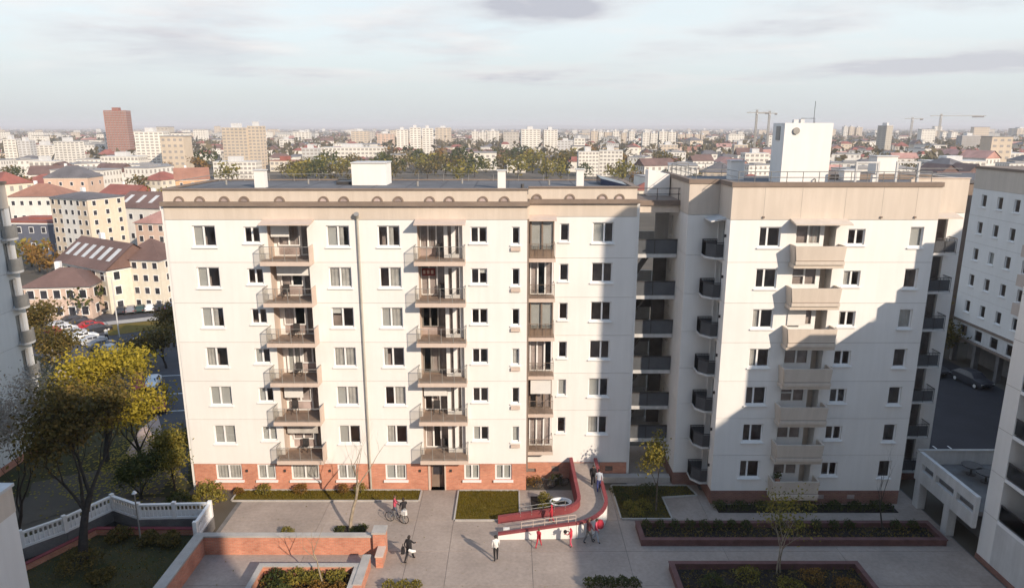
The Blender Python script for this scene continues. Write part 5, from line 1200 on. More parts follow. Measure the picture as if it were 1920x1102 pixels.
x, y = G(741, 972); person('person in a pink red jacket walking a silver bicycle across the courtyard', x, y, radians(-70), dred, denim, black, 1.68, 0.22, ((0.16, 0.35), (0.16, 0.35)), hair=HAIRB)
bx, by = x - 0.15, y - 0.5
x, y = G(758, 979); person('person in black holding a white bag beside the bicycle', x, y, radians(20), black, grey, black, 1.75, 0.25, ((0.05, 0.1), (0.2, 0.4)))
bg = bag(None, 0, 0, 0, white); o = bg.build('carrier_bag', white); o.location = (x + 0.12, y - 0.28, 0.72); tag(o, 'white bag held by the person in black near the bicycle', 'bag')
x, y = G(768, 1053); person('person in a black coat striding with a white bundle under one arm', x, y, radians(-25), black, black, black, 1.74, 0.34, ((-0.15, 0.1), (0.2, 0.5)), bulk=1.14)
m = MB(); m.tube([(x + 0.02, y - 0.3, 1.02), (x + 0.2, y - 0.34, 0.95), (x + 0.42, y - 0.25, 0.9)], [0.08, 0.11, 0.06], 8); o = m.build('bundle', white); tag(o, 'white bundle carried by the person in the black coat', 'bundle')
m = MB(); m.hexa([(-.1, -.18, 0), (.1, -.18, 0), (.1, .18, 0), (-.1, .18, 0), (-.08, -.13, .34), (.08, -.13, .34), (.08, .13, .34), (-.08, .13, .34)]); m.tube([(0, -.1, .34), (0, 0, .6), (0, .1, .34)], 0.014, 4); o = m.build('shoulder_bag', black); o.location = (x - 0.38, y + 0.02, 0.62); tag(o, 'black shoulder bag at the hip of the person in the black coat', 'bag')
x, y = G(930, 1053); person('person in a white shirt and black trousers at the foot of the ramp', x, y, radians(10), white, black, black, 1.75, 0.08, ((0.02, 0.0), (0.08, 0.2)))
x, y = G(1010, 1027); person('child in a red suit walking in front of the white ramp wall', x, y, radians(-30), red, red, black, 1.32, 0.3, ((0.2, 0.2), (-0.15, 0.0)), hair=HAIRB)
x, y = G(1070, 1026); person('child in red holding a dark ball in front of the white ramp wall', x, y, radians(60), red, dred, black, 1.3, 0.1, ((0.18, 0.7), (0.22, 0.8)), hat=red)
cxb, cyb = x - 0.34, y + 0.16
bm_ = bmesh.new(); bmesh.ops.create_uvsphere(bm_, u_segments=14, v_segments=8, radius=0.12); me = bpy.data.meshes.new('ball'); bm_.to_mesh(me); bm_.free(); me.materials.append(black); o = put('ball', me); o.location = (cxb, cyb, 1.0); tag(o, 'dark ball held up by the child in red', 'ball')
x, y = G(1103, 1019); person('person in dark red jacket and grey trousers at the rounded end of the ramp', x, y, radians(-60), pm('maroon', (0.09, 0.025, 0.03)), grey, black, 1.74, 0.26, ((0.15, 0.3), (0.1, 0.2)), hair=HAIRB)
x, y = G(1117, 1017); p_ = person('person in pale trousers wearing a large round red backpack', x, y, radians(-110), dred, lightc, black, 1.66, 0.2, ((0.1, 0.2), (0.1, 0.1)))
m = MB(); m.tube([(0, 0, 0.0), (0, 0, 0.08), (0, 0, 0.3), (0, 0, 0.5), (0, 0, 0.56)], [0.12, 0.24, 0.28, 0.2, 0.08], 12); o = m.build('backpack', red, None, True); o.location = (x + 0.22, y + 0.08, 0.98); tag(o, 'large round red backpack on the person in pale trousers', 'backpack')
person('child in a red jacket coming down the curved ramp', 2.55, 40.0, radians(80), red, red, black, 1.25, 0.2, ((0.1, 0.2), (0.1, 0.2)), z=0.52, hat=red)
person('person in dark clothes on the upper ramp beside the coping', 5.65, 43.9, radians(170), black, black, black, 1.7, 0.2, z=0.86)
person('person in a pale top and navy trousers walking up the ramp', 5.95, 43.2, radians(0), light_ if False else lightc, navy, black, 1.72, 0.22, z=0.86)
m = MB(); m.box(-0.2, 0.2, -0.12, 0.12, 0, 0.26); m.tube([(-.12, 0, .26), (0, 0, .38), (.12, 0, .26)], .014, 4); o = m.build('carrier_bag', white); o.location = (-0.35, 39.4, 0.2); tag(o, 'white bag left at the low end of the ramp', 'bag')
# person far away on the road
for k, (u, v, lab) in enumerate(((201, 640, 'distant person in pale clothes standing by the parked cars'), (312, 752, 'distant person in dark clothes crossing the shaded road'))):
    x, y = G(u, v); person(lab, x, y, k * 1.2, white if not k else black, black, black, 1.72, 0.2, z=0.03)

# bicycle
def bicycle(label, x, y, rz, z=PZ, col='greymetal', lean=0.0):
    o = empty('bicycle', (x, y, z), rz); o.rotation_euler = (lean, 0, rz); tag(o, label, 'bicycle')
    for s in (-0.52, 0.52):
        m = MB(); N = 18; pts = [(s + 0.33 * cos(2 * pi * k / N), 0, 0.34 + 0.33 * sin(2 * pi * k / N)) for k in range(N + 1)]; m.tube(pts, 0.022, 5, cap=False); w = m.build('wheel', MT['tyre'], o)
        m = MB()
        for k in range(8): m.tube([(s, 0, 0.34), (s + 0.32 * cos(pi * k / 4), 0, 0.34 + 0.32 * sin(pi * k / 4))], 0.005, 3, cap=False)
        m.build('spokes', MT['greymetal'], w)
    m = MB()
    for a, b in (((-.52, .34), (-.08, .3)), ((-.08, .3), (-.2, .82)), ((-.52, .34), (-.18, .75)), ((-.18, .75), (.35, .8)), ((-.08, .3), (.38, .72)), ((.33, .9), (.52, .34))): m.tube([(a[0], 0, a[1]), (b[0], 0, b[1])], 0.02, 5)
    m.build('frame', MT[col], o)
    MB().tube([(.33, 0, .9), (.32, 0, 1.0), (.28, -.26, 1.02)], .016, 5).tube([(.32, 0, 1.0), (.28, .26, 1.02)], .016, 5).build('handlebar', MT['metal'], o)
    MB().hexa([(-.32, -.07, .86), (-.08, -.03, .86), (-.08, .03, .86), (-.32, .07, .86), (-.32, -.08, .92), (-.08, -.025, .91), (-.08, .025, .91), (-.32, .08, .92)]).build('saddle', MT['metal'], o)
    if col == 'greymetal': MB().box(.4, .7, -.15, .15, .72, .95).build('basket', MT['lightconc'], o)
    return o
bicycle('silver bicycle with a pale basket wheeled by the person in the pink red jacket', bx + 0.35, by, radians(-18))
bicycle('dark bicycle leaning by the shrubs under the glazed bay', 2.4, 45.2, radians(10), col='metal', lean=0.18)
bicycle('bicycle leaning at the wall beside the ramp, partly behind a shrub', 3.3, 45.35, radians(-160), col='metal', lean=-0.15)

# ================================================================== cars
CARM = {}
def paint(name, col):
    if name not in CARM: CARM[name] = M('car_paint_' + name, col, 0.28, 0.04, 0.7, 0.0, spec=0.5)
    return CARM[name]
def loft(mb, secs, mi=0):
    n = len(secs[0])
    for a, b in zip(secs, secs[1:]):
        for k in range(n - 1): mb.poly([a[k], a[k + 1], b[k + 1], b[k]], mi)
    mb.poly(secs[0], mi); mb.poly(list(reversed(secs[-1])), mi)
def make_car_meshes():
    W_ = 0.86
    st = [(-2.1, .55, .78, None), (-2.02, .35, .92, None), (-1.75, .25, .98, 1.0), (-1.15, .22, 1.0, 1.42), (-.3, .2, .98, 1.48), (.45, .2, .95, 1.42), (1.05, .2, .92, .95), (1.75, .25, .82, None), (2.05, .35, .7, None), (2.12, .5, .6, None)]
    secs = []
    for x, lo, be, top in st:
        w = W_ * (0.9 if abs(x) > 2.0 else 1.0); t = top or be + 0.015; tw = w * (0.74 if top and top > 1.1 else 0.93)
        secs.append([(x, -w * .96, lo), (x, -w, (lo + be) / 2), (x, -w * .97, be), (x, -tw, t), (x, -tw * .5, t + .03), (x, tw * .5, t + .03), (x, tw, t), (x, w * .97, be), (x, w, (lo + be) / 2), (x, w * .96, lo)])
    body = MB(); loft(body, secs)
    gl = MB()
    for s in (-1, 1):
        def sp(x, f, be, top): return (x, s * (W_ * .97 + (W_ * .74 - W_ * .97) * f + .012), be + (top - be) * f)
        for xa, xb in ((-1.05, -.32), (-.24, .42)): gl.poly([sp(xa, .12, .99, 1.43), sp(xb, .12, .97, 1.46), sp(xb, .85, .97, 1.46), sp(xa, .85, .99, 1.43)])
    gl.poly([(.55, -.58, 1.37), (.55, .58, 1.37), (1.0, .72, 1.0), (1.0, -.72, 1.0)]); gl.poly([(-1.25, -.58, 1.37), (-1.25, .58, 1.37), (-1.7, .72, 1.04), (-1.7, -.72, 1.04)])
    wh = MB(); N = 14
    wh.tube([(0, -.1, 0), (0, .1, 0)], .31, N); rim = MB(); rim.tube([(0, -.112, 0), (0, -.1, 0)], .19, 10); rim.tube([(0, .1, 0), (0, .112, 0)], .19, 10)
    li = MB().box(2.02, 2.09, -.15, .15, .6, .7); tl = MB().box(-2.1, -2.0, -.13, .13, .72, .86)
    return body, gl.mesh('car_glass', MT['darkwin']), wh.mesh('car_wheel', MT['tyre']), rim.mesh('car_rim', MT['lightconc']), li.mesh('car_headlight', MT['lamp']), tl.mesh('car_taillight', pm('lamp_red', (.3, .02, .02), .3))
CB_, CGL, CWH, CRM, CLI, CTL = make_car_meshes()
CBM = {}
def car(label, x, y, rz, col, z=0.035, group='cars parked along the road', s=0.68):
    if col not in CBM: CBM[col] = CB_.mesh('car_body', CARM[col], True)
    o = empty('parked_car', (x, y, z), rz); o.scale = (s, s, s); tag(o, label, 'car', group)
    put('body', CBM[col], o); put('window_glass', CGL, o)
    for a, b in ((1.3, .78), (1.3, -.78), (-1.3, .78), (-1.3, -.78)): w = put('wheel', CWH, o, (a, b, .31)); put('rim', CRM, w)
    for b in (-.62, .62): put('headlight', CLI, o, (0, b, 0)); put('taillight', CTL, o, (0, b, 0))
    return o
for n_, c_ in (('silver', (.42, .43, .45)), ('white', (.72, .72, .72)), ('dark', (.03, .032, .04)), ('red', (.35, .02, .03)), ('green', (.04, .07, .065)), ('grey', (.2, .2, .22)), ('blue', (.05, .08, .16))): paint(n_, c_)
def row(a, b, n, cols, turn, labs, group, s=0.7):
    A, B_ = Vector(G(*a)), Vector(G(*b)); d = B_ - A; ang = atan2(d.y, d.x) + turn
    for k in range(n):
        p = A + d * k / max(1, n - 1); car(labs[k], p.x, p.y, ang + radians(R.uniform(-2, 2)), cols[k], group=group, s=s)
O = ['farthest', 'second', 'third', 'fourth', 'fifth', 'sixth', 'nearest']
row((114, 616), (192, 652), 6, ['silver', 'white', 'silver', 'white', 'silver', 'grey'], pi / 2, ['%s pale car in the slanting parking row left of the grass island' % ['farthest', 'second', 'third', 'fourth', 'fifth', 'nearest'][k] for k in range(6)], 'pale cars in the slanting row')
row((140, 604), (186, 622), 4, ['dark', 'dark', 'red', 'dark'], pi / 2, ['%s dark car parked against the grass island' % ['farthest', 'second', 'third', 'nearest'][k] for k in range(4)], 'dark cars by the grass island')
row((228, 588), (318, 580), 6, ['dark', 'grey', 'green', 'white', 'dark', 'blue'], pi / 2, ['%s car in the shaded row before the cream turret house' % ['first', 'second', 'third', 'fourth', 'fifth', 'last'][k] for k in range(6)], 'cars before the turret house')
for u, v, c, a, lab in ((104, 628, 'red', -0.5, 'red car parked alone left of the slanting row'), (240, 660, 'green', -0.35, 'dark green car stopped on the road below the island'), (262, 650, 'grey', -0.6, 'grey car on the road behind the dark green one'), (287, 724, 'white', -1.35, 'white car on the shaded road beside the long block'), (261, 728, 'red', -1.0, 'bright red car half hidden behind the golden tree'), (299, 768, 'red', -1.1, 'dark red car by the pink footpath'), (209, 662, 'silver', -0.6, 'silver car partly hidden behind the yellow tree top'), (216, 690, 'white', -1.0, 'white car half covered by yellow leaves'), (182, 588, 'dark', 0.2, 'black car parked beside the shaded house wall')):
    x, y = G(u, v); car(lab, x, y, a, c)
for k, (x, y, a, c) in enumerate(((44.2, 69.5, -1.35, 'dark'), (46.4, 66.0, -1.4, 'dark'))):
    car(['farther of two black cars at the kerb of the shaded right street', 'nearer of two black cars at the kerb of the shaded right street'][k], x, y, a, c, group='cars in the shaded right street', s=0.95)

# ================================================================== the town and the city beyond
CW = {}
def cm(key, col, **k):
    if key not in CW: CW[key] = M('town_' + key, col, 0.88, k.get('var', 0.06), 0.2, 0.05, 2.0, 0.06)
    return CW[key]
WALLS = [cm('cream', (0.72, 0.65, 0.54)), cm('whitewash', (0.74, 0.71, 0.66)), cm('sand', (0.66, 0.55, 0.43)), cm('rose', (0.62, 0.47, 0.39)), cm('pale_grey', (0.55, 0.54, 0.52)), cm('tan', (0.54, 0.4, 0.28))]
ROOFS = [cm('red_tile', (0.30, 0.105, 0.08), var=.2), cm('brown_tile', (0.17, 0.105, 0.09), var=.2), cm('orange_tile', (0.33, 0.165, 0.115), var=.2), cm('slate', (0.14, 0.13, 0.135), var=.2), cm('flat_felt', (0.3, 0.29, 0.29)), cm('pink_tin', (0.45, 0.25, 0.21), var=.2)]
WHT, TAN, BRN, GLS = cm('tower_white', (0.76, 0.72, 0.65)), cm('tower_tan', (0.6, 0.5, 0.39)), cm('tower_brown', (0.30, 0.13, 0.10)), MT['darkwin']
def rot(p, a): return (p[0] * cos(a) - p[1] * sin(a), p[0] * sin(a) + p[1] * cos(a))
def roof_mesh(kind, w, d, h, rh, ov=0.4):
    m = MB(); a, b = w / 2 + ov, d / 2 + ov
    if kind == 'gable':
        m.poly([(-a, -b, h), (a, -b, h), (a, 0, h + rh), (-a, 0, h + rh)]); m.poly([(a, b, h), (-a, b, h), (-a, 0, h + rh), (a, 0, h + rh)])
        m.poly([(-w / 2, -d / 2, h), (-w / 2, d / 2, h), (-w / 2, 0, h + rh - .05)]); m.poly([(w / 2, -d / 2, h), (w / 2, d / 2, h), (w / 2, 0, h + rh - .05)]); m.poly([(-a, -b, h), (a, -b, h), (a, b, h), (-a, b, h)])
    elif kind == 'hip':
        r = max(0.0, a - b) if a > b else 0.0
        m.poly([(-a, -b, h), (a, -b, h), (r, 0, h + rh), (-r, 0, h + rh)]); m.poly([(a, b, h), (-a, b, h), (-r, 0, h + rh), (r, 0, h + rh)]); m.poly([(-a, b, h), (-a, -b, h), (-r, 0, h + rh)]); m.poly([(a, -b, h), (a, b, h), (r, 0, h + rh)]); m.poly([(-a, -b, h), (a, -b, h), (a, b, h), (-a, b, h)])
    else:
        m.box(-w / 2 - .15, w / 2 + .15, -d / 2 - .15, d / 2 + .15, h, h + 0.35); m.box(-w * .18, w * .14, -d * .2, d * .2, h + .352, h + 0.35 + rh)
    return m
WIN_U = MB().box(-.5, .5, -.04, .0, -.5, .5).mesh('house_window', MT['white2']); PANE_U = MB().box(-.4, .4, -.06, -.04, -.42, .42).mesh('house_pane', MT['darkwin'])
def house_near(label, x, y, rz, w, d, h, kind, rh, wall, roofm, fl, nx, ny, cat='house', name='town_house', ww=1.0, wh=1.3, chim=1, sky=0, extra=None):
    o = empty(name, (x, y, 0), rz); tag(o, label, cat)
    wl_ = MB().box(-w / 2, w / 2, -d / 2, d / 2, 0, h).build('wall', wall, o)
    rf = roof_mesh(kind, w, d, h + .003, rh).build('roof', roofm, o)
    MB().box(-w / 2 - .06, w / 2 + .06, -d / 2 - .06, d / 2 + .06, h - .3, h - .04).build('cornice', MT['white2'], o)
    for q in range(chim): MB().box(-w * .2 + q * w * .4, -w * .2 + q * w * .4 + .7, .3, .9, h, h + rh + .7).build('chimney', MT['white2'], rf)
    for q in range(sky):
        xq = -w / 2 + w * (q + .5) / sky; f0, f1 = .3, .75; s = MB(); y0, y1 = -(d / 2 + .4) * (1 - f0), -(d / 2 + .4) * (1 - f1)
        s.poly([(xq - .5, y0, h + rh * f0 + .07), (xq + .5, y0, h + rh * f0 + .07), (xq + .5, y1, h + rh * f1 + .07), (xq - .5, y1, h + rh * f1 + .07)]); s.build('skylight', MT['lightconc'], rf)
    fh = h / fl
    def win(px, py, pz, a, s=1.0):
        q = put('window', WIN_U, o, (px, py, pz)); q.rotation_euler = (0, 0, a); q.scale = (ww * s, 1, wh); put('pane', PANE_U, q)
    for f in range(fl):
        z = fh * (f + .55)
        for k in range(nx):
            win(-w / 2 + w * (k + .5) / nx, -d / 2, z, 0)
        for k in range(ny):
            win(w / 2, -d / 2 + d * (k + .5) / ny, z, pi / 2); win(-w / 2, -d / 2 + d * (k + .5) / ny, z, -pi / 2)
    return o
C_, W_, S_, R_s, G_, T_ = WALLS
x, y = G(103, 603); house_near('low rose coloured house with a dark hip roof next to the parked cars', x, y + 4, radians(6), 8.2, 6.5, 4.6, 'hip', 2.0, R_s, ROOFS[1], 2, 5, 2)
x, y = G(190, 590); house_near('long cream house, brown mansard roof full of pale skylights', x - 2, y + 7, radians(-32), 13, 8, 6.2, 'gable', 3.2, C_, ROOFS[1], 3, 6, 3, sky=6)
x, y = G(268, 585); house_near('cream corner turret house with a pointed dark hip roof', x, y + 4.5, radians(-8), 6.2, 6.2, 7.2, 'hip', 2.6, C_, ROOFS[1], 4, 4, 2, chim=0, ww=.8, wh=1.0)
x, y = G(322, 575); house_near('ochre house tucked behind the corner of the long white block', x + 1, y + 6, radians(-5), 8, 6, 5.5, 'hip', 1.8, S_, ROOFS[1], 3, 4, 2)
x, y = G(150, 500); TA = house_near('tall tan apartment house with a white central strip of windows', x - 0.5, y + 6, radians(-24), 10.5, 7.5, 12.4, 'hip', 0.9, cm('pale_sand', (.68, .57, .45)), ROOFS[3], 7, 6, 3, 'building', 'apartment_house', .8, 1.0, 1)
MB().box(-2.2, 2.2, -3.77, -3.65, 0.1, 12.05).build('central_strip', W_, TA)
x, y = G(255, 470); house_near('wide house with large brown roof and white front below it', x + 2, y + 10, radians(-14), 16, 11, 8.4, 'gable', 3.0, W_, ROOFS[1], 2, 6, 3, sky=5)
x, y = G(295, 480); house_near('tawny house with a plain brown roof beside the roof corner', x + 1, y + 4, radians(-10), 9, 8, 6.6, 'hip', 2.4, R_s, ROOFS[5], 3, 4, 3)
x, y = G(60, 480); house_near('blue grey slab like house with a red edged flat roof at the left', x, y + 6, radians(-4), 13, 9, 6.5, 'flat', .4, cm('blue_grey', (.12, .13, .17)), ROOFS[0], 2, 5, 2, chim=0)
x, y = G(55, 425); house_near('white house with orange hip roof at the left edge', x, y + 8, radians(5), 13, 10, 7.5, 'hip', 3.0, W_, ROOFS[2], 2, 6, 2)
x, y = G(125, 385); house_near('peach villa with dark mansard roof and twin windows', x, y + 6, radians(3), 14, 10, 9.0, 'hip', 3.6, cm('peach', (.66, .47, .36)), ROOFS[3], 2, 4, 2)
x, y = G(225, 400); house_near('pale house with a dark gable roof among ochre trees', x, y + 6, radians(-20), 13, 9, 5.5, 'gable', 2.6, W_, ROOFS[0], 2, 5, 2)
x, y = G(350, 375); house_near('orange gabled house beyond the left roof edge', x, y + 6, radians(25), 11, 9, 7.0, 'gable', 4.0, cm('orange_wall', (.6, .36, .2)), ROOFS[2], 2, 3, 2)

def tower(label, u0, u1, vt, vb, wall, fl, nx, depth=0.7, rz=0.0, top=0.0, name='apartment_tower', group=None, style='grid', roofc=None):
    um = (u0 + u1) / 2; x, y = G(um, vb); dist = y
    w = (u1 - u0) * (dist * .972 + CAM_Z * .234) / FPX / (cos(rz) + depth * abs(sin(rz))); d = w * depth
    h = W(um, vt, dist)[1]
    o = empty(name, (x, y + d / 2, 0), rz); tag(o, label, 'building', group)
    m = MB().box(-w / 2, w / 2, -d / 2, d / 2, 0, h); m.build('wall', wall, o)
    r = MB().box(-w * .18, w * .12, -d * .25, d * .25, h + .3, h + 2.6).box(-w / 2 - .1, w / 2 + .1, -d / 2 - .1, d / 2 + .1, h + .003, h + .3); r.build('roof', roofc or MT['lightconc'], o)
    if style == 'ribs':
        q = MB()
        for k in range(nx + 1): xx = -w / 2 + w * k / nx; q.box(xx - w * .012, xx + w * .012, -d / 2 - .7, -d / 2 - .003, 0, h)
        q.build('pilaster', cm('tower_rose', (.42, .24, .2)), o)
    wm = MB(); fh = h / fl
    for f in range(fl):
        z0, z1 = fh * (f + .3), fh * (f + .78)
        for k in range(nx):
            a = -w / 2 + w * (k + .18) / nx; b = -w / 2 + w * (k + .82) / nx; wm.box(a, b, -d / 2 - .06, -d / 2 + .05, z0, z1)
        for s in (-1, 1):
            for k in range(max(2, nx // 2)):
                n_ = max(2, nx // 2); a = -d / 2 + d * (k + .2) / n_; b = -d / 2 + d * (k + .75) / n_; wm.box(s * w / 2 - .05, s * w / 2 + .05, a, b, z0, z1)
    tag(wm.build('window_rows', cm('far_window', (.34, .31, .29)) , o), kind='stuff')
    return o
T = tower
T('tall slim brown red high rise tower, tallest of the skyline', 205, 245, 208, 298, BRN, 20, 8, .6, .1, style='ribs', roofc=BRN)
T('pale podium block at the foot of the brown red tower', 192, 262, 294, 322, WHT, 3, 10, .5)
T('broad white twin tower right of the brown red tower', 258, 312, 248, 318, WHT, 13, 6, .6, .1)
T('shorter white wing of the broad twin tower', 306, 348, 263, 318, WHT, 10, 5, .8, .1)
T('tan tower with two lift heads left of the roof end', 422, 472, 240, 322, TAN, 14, 6, .6, -.08)
T('narrow tan tower joined to the two headed tower', 470, 495, 237, 322, TAN, 14, 3, 1.2, -.08)
T('long low white block below the tan towers', 402, 482, 304, 336, WHT, 4, 10, .4)
T('white tower at the far left with a dark side', 12, 36, 262, 315, WHT, 11, 3, .9, .15)
T('grey white tower second from the far left', 38, 62, 265, 315, MT['lightconc'], 11, 3, .9, .1)
T('white stepped tower in the left cluster', 62, 105, 273, 312, WHT, 9, 5, .6)
T('pale tower at the right of the left cluster', 106, 150, 266, 316, WHT, 11, 5, .6, -.1)
T('white low block in front of the left cluster', 58, 108, 303, 334, WHT, 3, 5, .5)
T('left of the three white towers in mid skyline', 743, 766, 244, 290, WHT, 12, 3, .9, .1)
T('middle of the three white towers in mid skyline', 768, 790, 240, 290, WHT, 12, 3, .9, .1)
T('right of the three white towers in mid skyline', 791, 813, 241, 290, WHT, 12, 3, .9, .1)
T('tan tower just right of the three white towers', 817, 845, 240, 276, TAN, 11, 4, .8)
T('pink beige slab tower above the white roof box', 708, 738, 251, 280, cm('peach', (.66, .47, .36)), 9, 4, .6)
T('beige slab tower behind the long arcaded block', 660, 690, 246, 278, TAN, 9, 4, .7)
T('long pale arcaded block in mid distance', 603, 722, 277, 306, WHT, 4, 16, .25, 0)
T('left small white tower of a far pair', 885, 897, 247, 275, WHT, 10, 2, 1)
T('middle small white tower near the far pair', 899, 912, 248, 275, WHT, 10, 2, 1)
T('small white tower right of the far pair', 914, 935, 246, 275, WHT, 10, 3, .8)
T('left of the two big white towers right of centre', 976, 1013, 243, 293, WHT, 13, 5, .7, .06)
T('right of the two big white towers right of centre', 1018, 1045, 244, 293, WHT, 13, 4, .9, .06)
T('white wedge shaped block beside the big white pair', 1076, 1096, 260, 296, WHT, 6, 3, .8)
T('pale slab in front of the wedge block', 1045, 1077, 264, 283, MT['lightconc'], 4, 5, .4)
T('large white housing block with many window rows', 1083, 1122, 285, 331, WHT, 7, 6, .5, .05)
T('right half of the large white housing block', 1123, 1168, 283, 331, WHT, 7, 6, .5, -.1)
for k, (a, b, t) in enumerate(((1108, 1120, 246), (1122, 1131, 248), (1133, 1146, 248), (1148, 1160, 246), (1165, 1174, 249), (1179, 1189, 247))):
    T('far beige white tower, %s from the left in the group of six' % ['first', 'second', 'third', 'fourth', 'fifth', 'sixth'][k], a, b, t, 276, WHT if k % 2 else TAN, 10, 2, 1, group='six far beige towers')
for k, (a, b, t) in enumerate(((1204, 1217, 249), (1219, 1232, 250), (1235, 1250, 247), (1252, 1266, 248), (1270, 1284, 252), (1286, 1298, 251), (1302, 1312, 252), (1314, 1322, 253))):
    T('far tower before the lift tower, %s from the left in the row of eight' % ['first', 'second', 'third', 'fourth', 'fifth', 'sixth', 'seventh', 'last'][k], a, b, t, 281 if k < 4 else 270, WHT if k < 4 else TAN, 10, 2, 1, group='row of eight far towers')
T('tan low block below the row of far towers', 1236, 1270, 272, 296, TAN, 4, 5, .5)
T('slender tower with a pale flank right of the lift tower', 1646, 1671, 236, 292, cm('tower_dusk', (.45, .42, .36)), 14, 3, 1.0, .5)
for k, (a, b, t) in enumerate(((1580, 1588, 238), (1591, 1600, 238), (1604, 1615, 239))): T('far narrow tower right of the lift tower, %s of three' % ['left', 'middle', 'right'][k], a, b, t, 263, TAN if k else WHT, 10, 2, 1, group='three far narrow towers')
T('grey slab with a tan end wall behind the crane', 1800, 1834, 255, 287, cm('tower_grey', (.36, .34, .33)), 7, 5, .5)
T('pale tower at the right end of the skyline', 1840, 1853, 242, 262, WHT, 8, 2, 1)
T('tan tower cut by the right frame edge', 1905, 1930, 241, 262, TAN, 8, 3, 1)
T('low white block right of the rooftop vent shaft', 1745, 1845, 303, 335, WHT, 3, 9, .5)
T('white gabled hall near the right roof corner', 1855, 1925, 288, 318, WHT, 3, 8, .5)
T('small white block left of the lift tower', 1395, 1440, 288, 322, WHT, 4, 5, .6)
T('sandy block behind the white vent shaft', 1375, 1400, 272, 305, TAN, 4, 3, .6)
T('red roofed hall in front of the tan towers', 507, 560, 302, 322, C_, 2, 6, .6, roofc=ROOFS[0])
T('grey blocky house behind the red roofed hall', 568, 598, 279, 318, G_, 6, 4, .7)
T('white slab far behind the red roofed hall', 525, 548, 262, 285, WHT, 5, 3, .7)
T('rounded pale block in mid skyline', 553, 580, 248, 272, WHT, 6, 4, .7)

def crane(label, u, vt, vb, arm_l, arm_r):
    x, y = G(u, vb); h = W(u, vt, y)[1]; o = empty('tower_crane', (x, y, 0)); tag(o, label, 'crane', 'cranes on the skyline'); s = y / FPX
    m = MB(); t = max(.5, 1.2 * s)
    for a, b in ((-t, -t), (t, -t), (t, t), (-t, t)): m.box(a - .25 * s - .1, a + .25 * s + .1, b - .15, b + .15, 0, h)
    n = 14
    for k in range(n): z0, z1 = h * k / n, h * (k + 1) / n; m.tube([(-t, -t, z0), (t, -t, z1)], .16 * s + .05, 3, cap=False); m.tube([(t, -t, z0), (-t, -t, z1)], .16 * s + .05, 3, cap=False)
    m.build('mast', MT['greymetal'], o)
    z = h * .93
    MB().box(-arm_l * s, arm_r * s, -.5, .5, z, z + .55 * s + .4).build('jib', MT['greymetal'], o); MB().tube([(-arm_l * s * .8, 0, z + .8), (0, 0, h + 2.2 * s), (arm_r * s * .8, 0, z + .8)], .14 * s, 3).build('stay', MT['greymetal'], o)
    MB().box(arm_r * s * .7, arm_r * s * .95, -.8, .8, z - 2.2 * s, z).build('counterweight', MT['darkconc'], o); MB().box(-t, t, -t - 1, -t, z - 2.5 * s, z).build('cab', MT['lightconc'], o)
crane('grey tower crane left of the lift tower, nearer of the pair', 1413, 206, 290, 18, 22); crane('grey tower crane close left of the lift tower', 1437, 208, 284, 20, 14)
crane('smaller crane of the right hand pair', 1705, 220, 268, 14, 20); crane('crane with the longest jib on the right skyline', 1757, 214, 272, 20, 82)

# ------------------------------------------------------------------ generic houses and trees, copied
def far_house(kind, w, d, h, rh, wall, roofm, fl, nx):
    o = empty('city_house', (0, 0, -500)); tag(o, 'x', 'house')
    MB().box(-w / 2, w / 2, -d / 2, d / 2, 0, h).build('wall', wall, o); roof_mesh(kind, w, d, h + .003, rh).build('roof', roofm, o)
    wm = MB(); fh = h / fl
    for f in range(fl):
        for k in range(nx):
            a = -w / 2 + w * (k + .3) / nx; wm.box(a, a + w * .4 / nx, -d / 2 - .05, -d / 2 + .02, fh * (f + .35), fh * (f + .8)); wm.box(-w / 2 - .05, -w / 2 + .02, -d / 2 + d * (k + .3) / nx, -d / 2 + d * (k + .7) / nx, fh * (f + .35), fh * (f + .8)); wm.box(w / 2 - .02, w / 2 + .05, -d / 2 + d * (k + .3) / nx, -d / 2 + d * (k + .7) / nx, fh * (f + .35), fh * (f + .8))
    tag(wm.build('window_rows', cm('far_window', (.34, .31, .29)), o), kind='stuff')
    return o
PROTO = [(far_house('hip', 12, 10, 6, 3.2, C_, ROOFS[0], 2, 4), 'cream city house with a red hip roof in the hazy town'), (far_house('gable', 14, 9, 6.5, 3.6, W_, ROOFS[1], 2, 5), 'white city house with a brown gable roof in the hazy town'), (far_house('flat', 18, 11, 9, .8, W_, ROOFS[4], 3, 6), 'white flat roofed city block in the hazy town'),
         (far_house('gable', 11, 9, 5.5, 3.4, R_s, ROOFS[2], 2, 3), 'rose city house with an orange gable roof in the hazy town'), (far_house('hip', 16, 11, 8, 3.0, S_, ROOFS[3], 3, 5), 'sandy city house with a slate hip roof in the hazy town'), (far_house('flat', 26, 11, 12, 1.2, G_, ROOFS[4], 4, 9), 'pale grey flat roofed city block in the hazy town'), (far_house('gable', 13, 10, 7, 3.2, W_, ROOFS[5], 2, 4), 'white city house with a pink tin roof in the hazy town')]
rr = random.Random(11); used = [False] * len(PROTO); occ = []
def free(x, y, r):
    for a, b, c in occ:
        if (a - x) ** 2 + (b - y) ** 2 < (r + c) ** 2: return False
    return True
for o in list(bpy.data.objects):
    if o.parent is None and o.type == 'EMPTY' and o.get('category') in ('building', 'house') and o.location.y > 70: occ.append((o.location.x, o.location.y, 9 + o.location.y * .012))
def blocked(x, y): return (x / max(y, 1) < -0.16 and y < 98) or y < 62 or (-24 < x < 32 and y < 70) or (28 < x < 64 and y < 92)
cnt = 0; tries = 0
